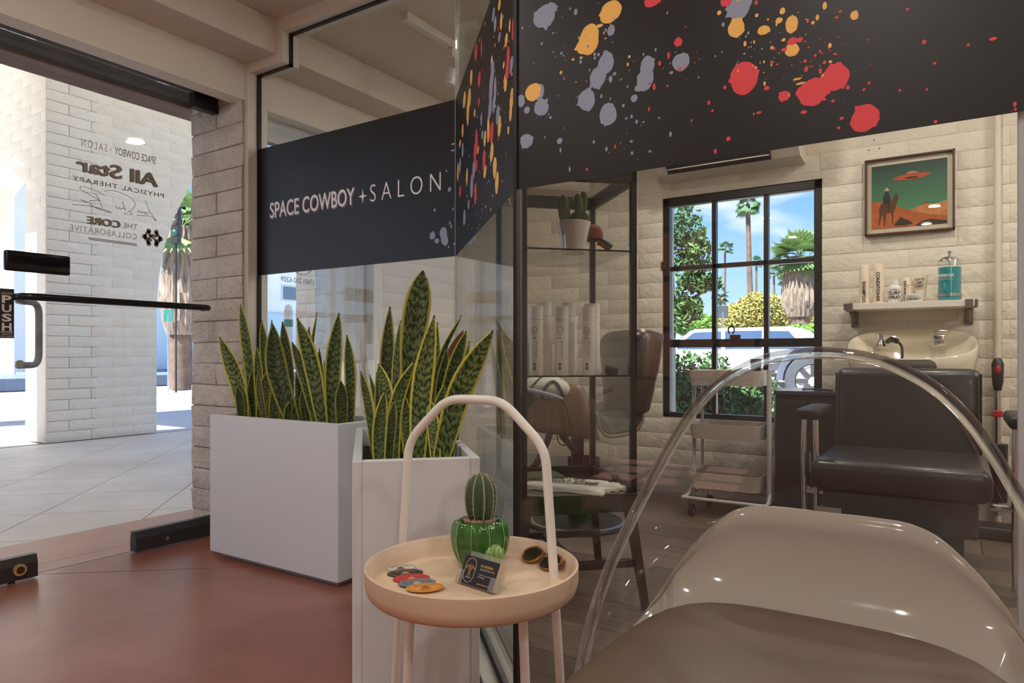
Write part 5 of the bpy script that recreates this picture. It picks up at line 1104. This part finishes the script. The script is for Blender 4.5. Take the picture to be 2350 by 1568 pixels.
x_=sv.x; B().tube([(x_,3.83,.80),(x_,3.82,.78),(x_,3.815,.70),(x_,3.82,.66)],[.016,.024,.022,.015],14).build('grip',BP,vk,smooth=True); B().tube([(x_,3.82,.66),(x_,3.78,.10)],.012,12).build('tube',STEEL,vk,smooth=True); B().ell((x_,3.792,.755),(.011,.006,.019),12,8).build('button',RP,vk,smooth=True); B().box((x_-.018,3.79,.54),(x_+.018,3.83,.57),.004).build('clip',RP,vk); B().box((x_-.12,3.70,0),(x_+.12,3.84,.06),.015,3).build('floor_head',BP,vk,smooth=60); B().tube([(x_,3.79,.16),(x_,3.79,.42)],[.035,.038],14).build('dust_tank',BP,vk,smooth=True)
tx=-1.965; tl_=thing('track_light','white ceiling track with one round lamp head over the salon','track light',(tx,2.8,CZ)); B().box((tx-.017,2.19,CZ-.034),(tx+.017,3.6,CZ-.0),.002).build('track',TRIM,tl_); hpos=PD(1046,118,3.19)
y_=2.53; a_=B().box((tx-.014,y_-.03,CZ-.075),(tx+.014,y_+.03,CZ-.034),.004).build('adapter',TRIM,tl_); B().tube([(tx+.0,y_,CZ-.07),(tx+.012,y_,CZ-.105),(tx-.004,y_,CZ-.125)],.004,6).build('stem',STEEL,a_)
hc=Vector((tx-.008,y_,CZ-.14)); dv=Vector((-.25,-.1,-1)).normalized(); hd=B().tube([hc+dv*-.02,hc+dv*-.012,hc+dv*.035,hc+dv*.055],[.018,.028,.030,.028],18).build('lamp_head',WHITEM,tl_,smooth=40); B().tube([hc+dv*.037,hc+dv*.039],[.0312,.0312],18).build('ring',STEEL,hd); B().cyl(hc+dv*.0555,hc+dv*.057,.024,16).build('lens',PLAS,hd)
# binder clip on the transom, screw holes
bcx=PY(1688,778,y0-.006); b_=thing('binder_clip','black metal binder clip on the window transom','clip',(bcx.x,bcx.y,.90)); B().box((bcx.x-.03,y0-.018,.905),(bcx.x+.03,y0-.005,.935),.003).build('jaw',BLACK,b_); B().tube([(bcx.x-.022+.017*math.cos(a),y0-.012,.962+.022*math.sin(a)) for a in [i*2*PI/16-1.2 for i in range(15)]],.0045,6).build('wire_loop',BLACK,b_,smooth=True)
# ================================================================ OUTSIDE, STREET SIDE
CONC=mat('patio_concrete',S(214,208,200),.6,bump=.1,bscale=12,col2=S(196,190,182),vscale=1.6)
pat=sroot('floor_patio')
sgap=.006; sp_=.5575
for i in range(-14,4):
    for j in range(-3,26):
        # rotated square slabs: s=(X+Y)/sqrt2, t=(Y-X)/sqrt2
        s0_=(-2.33/1.41421)+i*sp_; t0_=(5.63/1.41421)-3*sp_+j*sp_
        P=[]
        for a,b_ in ((0,0),(1,0),(1,1),(0,1)):
            s_=s0_+a*sp_+(sgap/2 if a==0 else -sgap/2); t_=t0_+b_*sp_+(sgap/2 if b_==0 else -sgap/2); P.append(((s_-t_)/1.41421,(s_+t_)/1.41421))
        P=clip(clip(clip(clip(P,1,0,-3.425),-1,0,7.05),0,-1,1.0),0,1,6.5)
        if len(P)>2: slab(P,-.001,-.03,'patio_slab',CONC,pat)
B().box((-7.2,-6,-.08),(-3.425,9.5,-.012)).build('patio_bed',mat('joint_grey',S(120,112,104),.9),pat)
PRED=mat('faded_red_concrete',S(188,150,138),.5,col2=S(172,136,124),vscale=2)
st=sroot('floor_threshold')
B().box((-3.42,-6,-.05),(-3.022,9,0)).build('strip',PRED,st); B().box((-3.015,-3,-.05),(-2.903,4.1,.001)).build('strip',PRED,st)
ASPH=mat('street_asphalt',S(186,184,184),.85,vary=.05)
struct(B().box((-140,-80,-.12),(-7.2,140,-.02)).build('ground_street',ASPH)); struct(B().box((-7.25,4.19,-.12),(90,150,-.03)).build('ground_yard',mat('yard_asphalt',S(176,172,166),.9,vary=.05)))
# arcade walls with arches
def arch_poly(u0,u1,z1,c,R,zs,n=24):
    """wall outline with an arched opening that reaches the ground"""
    P=[(u0,0),(c-R,0),(c-R,zs)]+[(c-R*math.cos(PI*i/n),zs+R*math.sin(PI*i/n)) for i in range(1,n)]+[(c+R,zs),(c+R,0),(u1,0),(u1,z1),(u0,z1)]; return P
ws=sroot('wall_street')
AC_,AR,AZ=6.75,2.70,1.30
B().prism(arch_poly(3.012,10.2,4.5,AC_,AR,AZ),lambda u,v,w:Vector((-7.1-w,u,v)),.45).build('arch_wall',OUTB,ws)
def lim(a,b_,z,zt):
    if z<AZ: e=AC_-AR
    else:
        h=zt-AZ
        e=AC_-math.sqrt(max(AR*AR-h*h,0)) if h<AR else AC_
    return [s for s in [(a,min(b_,AC_-AR if z<AZ else AC_-math.sqrt(max(AR*AR-max(z-AZ,0)**2,0)) if (z-AZ)<AR else AC_))] if s[1]-s[0]>.05]
wall_bricks(ws,'pier',3.0,5.6,.0,4.2,.40,.1,.003,lambda u,z:basis((-7.1,u,z),(0,1,0),(0,0,1)),OUTB,lim,d=.0018,jit=.0006)
we=sroot('wall_side')
B().prism(arch_poly(-10.2,-7.1,4.5,-8.32,1.17,1.6),lambda u,v,w:Vector((u,3.0+w,v)),.45).build('arch_wall',OUTB,we)
def lim2(a,b_,z,zt):
    if z>2.78: return [(a,b_)]
    h=max(z-1.6,0); e=-8.32+math.sqrt(max(1.17**2-h*h,0)); return [(max(a,e),b_)] if b_>e+.03 else []
wall_bricks(we,'side',-8.8,-7.1,0.0,4.2,.40,.1,.003,lambda u,z:basis((u,3.0,z),(1,0,0),(0,0,1)),OUTB,lim2,d=.0018,jit=.0006)
struct(B().box((-10.5,1.0,4.5),(-7.6,3.45,4.7)).build('added_shade_canopy',mat('arcade_soffit',S(238,232,220),.8)))  # unseen slab added so the side wall falls into shade above its arch
struct(B().box((-7.6,-6,4.5),(-3.0,6.9,4.7)).build('roof_arcade',mat('arcade_soffit',S(238,232,220),.8)))
B().prism(arch_poly(-8.5,1.6,4.5,-3.4,2.7,1.3),lambda u,v,w:Vector((-7.1-w,u,v)),.45).build('arch_wall',OUTB,ws)  # unseen white wall added so the vinyl band reflects less blue sky
# plastered column seen through the salon's street window
cl1=PD(728,800,5.2); wc_=sroot('wall_column'); B().box((-4.13,3.42,0),(-3.92,3.82,4.5),.006).build('column_core',MORT,wc_)
wall_bricks(wc_,'col',3.42,3.82,0,3.2,.40,.1,.005,lambda u,z:basis((-3.92,u,z),(0,1,0),(0,0,1)),JAMB,d=.006,jit=.003); wall_bricks(wc_,'col2',-4.13,-3.92,0,3.2,.21,.1,.005,lambda u,z:basis((u,3.42,z),(1,0,0),(0,0,1)),OUTB,d=.006,jit=.003)
# white building over the road
bl=thing('building','white flat roofed building across the street with a wide window','building',(-24,17,0))
BW=mat('building_white',S(240,238,234),.8); P_=PX(640,700,-22)
B().box((-34,8.5,0),(-22,26,5.6)).build('wall',BW,bl); B().box((-34.3,8.2,5.6),(-21.6,26.4,5.95)).build('roof',mat('roof_grey',S(150,160,168),.7),bl)
a=PX(646,690,-21.98); c=PX(682,657,-21.98); f_=B().box((-22.05,a.y,a.z),(-21.96,c.y+1.2,c.z),.01).build('window_frame',mat('pale_frame',S(206,212,212),.5),bl); B().box((-21.97,a.y+.06,a.z+.06),(-21.95,(a.y+c.y+1.2)/2-.04,c.z-.06)).build('pane',mat('dark_pane',S(96,112,124),.1),f_); B().box((-21.97,(a.y+c.y+1.2)/2+.04,a.z+.06),(-21.95,c.y+1.14,c.z-.06)).build('pane',mat('dark_pane',S(96,112,124),.1),f_)
for k in range(4): B().box((-21.99,9.2+k*3.0,.3),(-21.93,11.9+k*3.0,2.45),.02).build('glass_shopfront',mat('pale_shop_glass',S(190,214,222),.1),bl)
B().box((-21.9,8.5,0),(-21.3,26,.35)).build('plinth',mat('blue_grey_plinth',S(120,132,150),.7),bl)
pp=PD(662,740,6.6); pg=PD(662,760,6.6); o=thing('marker_post','white round topped post with a green band outside the salon window','post',(pp.x,pp.y,0))
B().tube([(pp.x,pp.y,0),(pp.x,pp.y,1.24),(pp.x,pp.y,1.29),(pp.x,pp.y,1.305)],[.042,.042,.030,.008],14).build('shaft',PLAS,o,smooth=True); B().cyl((pp.x,pp.y,1.09),(pp.x,pp.y,1.16),.0435,14).build('band',mat('green_band',S(24,108,76),.5),o,smooth=True)
# ---------------- vegetation helpers
def leafy(name,mt,parent,blobs,n,size,kind='stuff'):
    V=[];Fc=[]
    for k in range(n):
        c,r=random.choice(blobs); d=Vector((random.gauss(0,1),random.gauss(0,1),random.gauss(0,1))).normalized()*(random.random()**.4)
        p=Vector((c[0]+d.x*r[0],c[1]+d.y*r[1],c[2]+d.z*r[2])); u=Vector((random.gauss(0,1),random.gauss(0,1),random.gauss(0,1))).normalized(); v=u.orthogonal().normalized(); s_=size*random.uniform(.6,1.3); i=len(V)
        V+=[p-u*s_,p+v*s_*.4,p+u*s_,p-v*s_*.4]; Fc.append((i,i+1,i+2,i+3))
    me=bpy.data.meshes.new(name); Wi=W[parent.name].inverted(); me.from_pydata([Wi@v for v in V],[],Fc); me.materials.append(mt)
    o=bpy.data.objects.new(name,me); COL.objects.link(o); o.parent=parent; W[o.name]=W[parent.name]; o['kind']=kind; return o
TRK=mat('bark',S(112,92,80),.9,bump=.8,bscale=20,col2=S(84,70,62),vscale=4); SKT=mat('dry_fronds',S(160,142,126),.9,bump=2,bscale=5,col2=S(96,84,76),vscale=3,stretch=(6,6,1)); FRD=mat('palm_green',S(112,140,86),.6,col2=S(140,166,108),vscale=2); FRDD=mat('far_palm_green',S(70,108,70),.7); LFG=mat('tree_leaves',S(46,80,36),.6,col2=S(92,122,60),vscale=3); HDG=mat('hedge_leaves',S(46,84,44),.7,col2=S(86,124,76),vscale=4); YEL=mat('yellow_bush_leaves',S(178,164,84),.7,col2=S(150,150,88),vscale=1.5); GRB=mat('bright_bush_leaves',S(116,160,60),.7,col2=S(86,140,50),vscale=2)
def palm(label,base,top,r,crown,nf,droop,fan=False,skirt=None,group='palms beyond the yard',mtf=None,leafw=.05):
    t=thing('palm_tree',label,'palm',(base.x,base.y,base.z),group=group)
    m_=base.lerp(top,.5)+RT*random.uniform(-.01,.01)*(top-base).length
    B().tube(bez([base,m_,top],8),[r*1.15-(r*.35)*i/16 for i in range(17)],10).build('trunk',TRK,t,smooth=True)
    b=B()
    for k in range(nf):
        az=k*2.39996; el=math.radians(random.uniform(-45,75)) ; d=Vector((math.cos(az)*math.cos(el),math.sin(az)*math.cos(el),math.sin(el))); L_=crown*random.uniform(.8,1.1)
        side=d.cross(UP).normalized(); 
        if fan:
            hub=top+d*L_*.5
            for q in range(-5,6):
                a=q*.26; dd=(d*math.cos(a)+side*math.sin(a)); e=hub+dd*L_*.55+UP*(-droop*L_*.25*(1+abs(q)*.1)); w=d.cross(dd).normalized() if abs(q) else side
                sd=dd.cross(d.cross(side)).normalized()*L_*leafw
                b.flat([hub,hub.lerp(e,.55)+sd,e,hub.lerp(e,.55)-sd])
            b.flat([top,top+side*L_*.015,hub+side*L_*.01,hub-side*L_*.01])
        else:
            pts=[top+d*(L_*s_)+UP*(-droop*L_*s_*s_*.7) for s_ in (0,.25,.5,.75,1)]
            for s_ in range(1,18):
                f=s_/17*4; i=min(int(f),3); p=pts[i].lerp(pts[i+1],f-i); ax=(pts[i+1]-pts[i]).normalized(); wl=L_*.30*math.sin(PI*(.15+.8*s_/17))
                for sg_ in (-1,1):
                    e=p+side*sg_*wl+ax*wl*.5-UP*wl*.35; b.flat([p-ax*L_*.02,p+ax*L_*.02,e])
    b.build('fronds',mtf or FRD,t,kind='stuff')
    if skirt:
        w0,w1,h=skirt; rows=[]
        for i in range(9):
            f=i/8; rr=w0+(w1-w0)*math.sin(min(1,f*1.5)*PI/2) if f<.8 else w1*(1-(f-.8)*1.6); rows.append([top+Vector((rr*(1+.10*math.sin(17*a+i))*math.cos(a),rr*(1+.10*math.sin(17*a+i))*math.sin(a),-h*f)) for a in [2*PI*j/40 for j in range(40)]])
        B().grid(rows,closed_u=True).build('dry_skirt',SKT,t,smooth=True)
    return t
# street view past the arcade pier
pb=PD(414,830,16.5); pb.z=0; ptp=PD(416,520,16.5); palm('palm with a shaggy dry skirt beyond the street door',pb,ptp,.22,1.3,26,.6,True,(.25,.44,2.6),group='palms along the street',leafw=.06)
tr=thing('street_tree','green leafy tree behind the traffic light','tree',tuple(PD(432,830,19))); tr.location.z=0; W[tr.name]=Matrix.Translation(tr.location); cc_=PD(428,500,19); leafy('foliage',LFG,tr,[(cc_,(.7,.7,.55)),(PD(440,560,19),(.6,.6,.5))],900,.16); B().tube([(cc_.x,cc_.y,0),tuple(cc_)],[.16,.1],8).build('trunk',TRK,tr)
tp=PD(404,520,15); tf=thing('traffic_light','dark traffic light with red lamp hanging over the street','traffic light',(tp.x,tp.y,0)); TFB=mat('traffic_housing',S(16,19,26),.5)
q0=PD(404,484,15); q1=PD(404,560,15); M=basis(q0,RT,FW,UP); hgt=(q0-q1).length
B().box((-.085,-.08,-hgt),(.085,.08,.10),.02,M=M).build('housing',TFB,tf)
for k,cn in enumerate(('red','amber','green')):
    lm_=emit('signal_red',(1,.05,.05),2.2) if k==0 else mat('signal_'+cn,(.05,.04,.02) if k==1 else (.01,.06,.04),.3); c=M@Vector((0,-.085,-.02-k*.24)); B().lathe([(.075,0),(.06,.012),(.01,.015)],(0,0,0),16,M=basis(c,RT,UP,-FW)).build('signal_lens',lm_,tf,smooth=True)
B().cyl((tp.x,tp.y,0),tuple(q0),.022,10).build('pole',TFB,tf)
sgp=PD(386,724,14); sg_=thing('street_sign','small teal street sign on a thin post','sign',(sgp.x,sgp.y,0)); B().box((-.09,-.01,-.12),(.09,.01,.12),.004,M=basis(sgp,RT,FW,UP)).build('plate',mat('teal_sign',S(16,104,98),.5),sg_); B().cyl((sgp.x,sgp.y,0),tuple(sgp),.018,8).build('post',STEEL,sg_)
kb=struct(B().box((-26,-4,0),(-18,30,.28)).build('trim_4',mat('blue_grey_kerb',S(96,112,136),.7)))
# ================================================================ OUTSIDE, BEHIND THE SALON
def at(px,D,z=0): p=PD(px,815,D); p.z=z; return p
def zat(py,D): return CAMZ+(YH-py)/F*D
hd=thing('hedge','dense green hedge growing outside the lower window panes','hedge',tuple(at(1600,5.4))); 
bl_=[]
for px in range(1545,1760,25): c=at(px,5.6,.42); bl_.append((c,(.16,.2,.44 if px<1650 else .30)))
leafy('foliage',HDG,hd,bl_,6500,.032)
tr=thing('tree','leafy green tree at the left of the steel window','tree',tuple(at(1555,6.4))); bl_=[]
for px,py,rx,rz in ((1545,500,.36,.45),(1570,540,.32,.30),(1590,580,.26,.26),(1560,640,.34,.5),(1600,640,.22,.22),(1632,650,.14,.10),(1545,730,.30,.25),(1580,710,.2,.2)): c=at(px,6.4,zat(py,6.4)); bl_.append((c,(rx*.7,rx*.7,rz*.7)))
leafy('foliage',LFG,tr,bl_,2900,.034); b=B(); b.tube([at(1540,6.5,0),at(1538,6.5,1.2),at(1535,6.5,2.2)],[.06,.05,.035],8); b.tube([at(1538,6.5,1.1),at(1575,6.4,1.3),at(1640,6.4,zat(650,6.4))],[.03,.02,.008],6); b.build('trunk',TRK,tr,smooth=True)
st2=thing('tree_stump','pale peeling tree trunk beside the hedge outside the window','tree',tuple(at(1537,5.2))); B().tube([at(1537,5.2,0),at(1535,5.2,.5),at(1540,5.25,.95)],[.06,.05,.035],10).build('trunk',mat('pale_bark',S(206,194,180),.9,bump=.6,bscale=20),st2,smooth=True)
def bush(label,mt,D,L_,n,size,grp=None):
    t=thing('bush',label,'bush',tuple(at(L_[0][0],D))); leafy('foliage',mt,t,[(at(px,D,zat(py,D)),(rx/F*D,rx/F*D,ry/F*D)) for px,py,rx,ry in L_],n,size); b=B()
    for px,py,rx,ry in L_[::2]: b.tube([at(px,D,-.03),at(px+3,D,zat(py,D)*.6),at(px-4,D,zat(py,D))],[.06,.045,.02],6)
    b.build('stems',TRK,t); return t
bush('yellow flowering bush beyond the parked cars',YEL,24,[(1690,735,36,40),(1720,722,36,44),(1760,715,40,44),(1800,725,40,40),(1845,735,40,34),(1735,695,30,24),(1665,745,20,26)],15000,.085)
bush('bright green low bush under the thick palm',GRB,18,[(1830,765,40,20),(1870,765,35,22),(1800,772,30,14)],5000,.07)
bush('grey green shrub row left behind the car roof',GRB,30,[(1610,745,40,24),(1645,750,30,18),(1575,750,30,20)],3600,.12)
p0,p1=at(1733,38),at(1716,38,zat(468,38)); palm('tall slender palm leaning left in the middle window panes',p0,p1,.15,.72,30,1.5,True,leafw=.08,mtf=FRDD)
p0,p1=at(1838,20),at(1836,20,zat(590,20)); palm('thick fan palm with a broad dry skirt at the right panes',p0,p1,.28,.92,70,.35,True,(.34,.49,1.75),leafw=.07)
for px,py,D,lab in ((1664,570,60,'small distant palm left of the tall slender palm'),(1776,624,60,'small distant palm right of the tall slender palm'),(1606,548,45,'distant palm half hidden by the leafy tree'),(1800,640,70,'farthest small palm beside the thick fan palm'),(1653,678,50,'short distant palm over the car roof'),(1736,600,80,'tiny palm crown right beside the tall trunk')):
    palm(lab,at(px-2,D),at(px,D,zat(py,D)),.095*D/55,.85,20,.7,True,leafw=.09,mtf=FRDD)
sg2=thing('road_sign','dark square sign on a post beyond the parked cars','sign',tuple(at(1658,16))); c=at(1658,16,zat(716,16)); B().box((-.13,-.02,-.14),(.13,.02,.14),.01,M=basis(c,RT,FW,UP)).build('plate',mat('dark_sign',S(64,76,84),.6),sg2); B().cyl(at(1658,16.02),c,.03,8).build('post',STEEL,sg2)
# ---- parked vehicles
def wheel(t,c,r,axis,w=.2):
    M=basis(c,axis.cross(UP).normalized(),UP,axis)
    o=B().lathe([(r*.62,-w/2),(r*.92,-w/2),(r,-w*.36),(r,w*.36),(r*.92,w/2),(r*.62,w/2)],(0,0,0),32,M=M,caps=False).build('wheel',mat('tyre_rubber',S(70,74,82),.8),t,smooth=40)
    B().lathe([(r*.63,-w*.40),(r*.60,w*.42),(r*.50,w*.30),(r*.2,w*.34),(r*.05,w*.40)],(0,0,0),24,M=M).build('rim',mat('alloy',S(214,216,222),.3,metal=.3),o,smooth=40)
    b=B()
    for k in range(8):
        a=k*PI/4; b.box((-.035*r/.4,r*.18,w*.36),(.035*r/.4,r*.60,w*.45),.004,M=M@Matrix.Rotation(a,4,'Z'))
    b.build('spokes',mat('dark_alloy',S(70,72,78),.4,metal=.3),o)
    return o
D=12; ax=Vector((1,0,0)); 
CARW=mat('car_white',S(238,240,244),.25,coat=.6); CARG=mat('car_window',S(60,86,120),.08,coat=.5); TRMB=mat('car_trim',S(34,36,40),.5)
def car(label,loc,rz,name='suv',lift=0):
    t=thing('car',label,'car',loc,rz); K=.86; t.scale=(K,K,K); W[t.name]=W[t.name]@Matrix.Scale(K,4)
    pr=[(-2.1,.36+lift),(-2.15,.70+lift),(-2.05,.95+lift),(-1.15,1.04+lift),(-.55,1.52+lift),(1.55,1.54+lift),(2.05,1.05+lift),(2.12,.45+lift),(1.9,.34+lift)]
    b=B(); b.prism(pr,lambda u,v,w:Vector((u,-.88+w,v)),1.76); bmesh.ops.bevel(b.bm,geom=b.bm.edges[:],offset=.05,segments=2,affect='EDGES'); b.build('body',CARW,t,smooth=40,local=True)
    for s_ in (-1,1):
        y=s_*.885
        for pl in ([(-.98,1.08),(-.5,1.44),(.1,1.46),(.1,1.08)],[(.18,1.08),(.18,1.46),(.95,1.46),(.95,1.08)],[(1.03,1.08),(1.03,1.45),(1.48,1.44),(1.78,1.08)]): B().prism([(u,v+lift) for u,v in pl],lambda u,v,w,y=y,s_=s_:Vector((u,y-s_*.02+s_*w,v)),.025).build('side_window',CARG,t,local=True)
        B().box((-1.4,y-.03,.30+lift),(1.4,y+.03,.40+lift),.01).build('sill_trim',TRMB,t,local=True); B().box((-1.0,y-.06 if s_<0 else y,.98+lift),(-.86,y if s_<0 else y+.16,1.14+lift),.02).build('mirror',CARW,t,local=True)
        for x in (-1.35,1.35):
            arch=[(x+.47*math.cos(a),.42+lift*.8+.47*math.sin(a)) for a in [PI*i/10 for i in range(11)]]+[(x-.40,.42+lift*.8),*[(x+.40*math.cos(a),.42+lift*.8+.40*math.sin(a)) for a in [PI-PI*i/10 for i in range(11)]]]
            B().tube([Vector((x+.44*math.cos(a),y,.42+lift*.8+.44*math.sin(a))) for a in [PI*i/12 for i in range(13)]],.045,6).build('fender',TRMB,t,local=True)
    B().prism([(-1.12,1.06+lift),(-.58,1.49+lift),(-.60,1.50+lift),(-1.15,1.08+lift)],lambda u,v,w:Vector((u-.01,-.78+w,v)),1.56).build('windscreen',CARG,t,local=True)
    for s_ in (-1,1): B().box((-2.17,s_*.72-.16,.72+lift),(-2.05,s_*.72+.16,.88+lift),.03).build('headlight',mat('headlight',S(150,160,170),.1,coat=.5),t,local=True)
    B().box((-2.17,-.45,.70+lift),(-2.1,.45,.88+lift),.02).build('grille',TRMB,t,local=True); B().box((-2.2,-.85,.38+lift),(-2.0,.85,.58+lift),.05).build('bumper',CARW,t,local=True)
    Mw=W[t.name]
    for x in (-1.35,1.35):
        for s_ in (-1,1): wheel(t,Mw@Vector((x,s_*.80,.44)),.385,(Mw.to_3x3()@Vector((0,s_,0))).normalized())
    return t
c0=at(1795,12.2); car('white off road car with its near side to the steel window',(c0.x-1.16,c0.y+.75,-.03),0,lift=.04)
c1=at(1866,10.6); tb_=thing('trailer','low dark trailer with one large wheel beside the white car','trailer',(c1.x+.9,c1.y+.6,0)); 
B().box((c1.x-.55,c1.y+.25,.50),(c1.x+2.6,c1.y+1.15,.62),.02).build('bed',TRMB,tb_); B().tube([Vector((c1.x+.50*math.cos(a),c1.y+.12,.42+.50*math.sin(a))) for a in [PI*i/12 for i in range(13)]],[.07]*13,6).build('mudguard',mat('mudguard',S(84,92,108),.5),tb_,smooth=True); wheel(tb_,Vector((c1.x,c1.y+.1,.42)),.42,Vector((0,-1,0)),.24); wheel(tb_,Vector((c1.x,c1.y+1.15,.42)),.42,Vector((0,1,0)),.24); B().box((c1.x-.9,c1.y+.7,.45),(c1.x-.5,c1.y+.9,.52),.01).build('drawbar',TRMB,tb_)
# brick house behind the lobby's own rear window (seen only as a reflection)
bh=thing('brick_house','orange brick house wall outside the lobby back window','building',(-2.5,-6,0)); OB=mat('orange_brick',S(206,128,84),.85,bump=.5,bscale=30,vary=.1); B().box((-6.6,-7,0),(1,-6.2,4)).build('wall',OB,bh); B().box((-6.7,-7.2,4),(1.2,-6,4.2)).build('roof',mat('roof_grey',S(150,160,168),.7),bh)
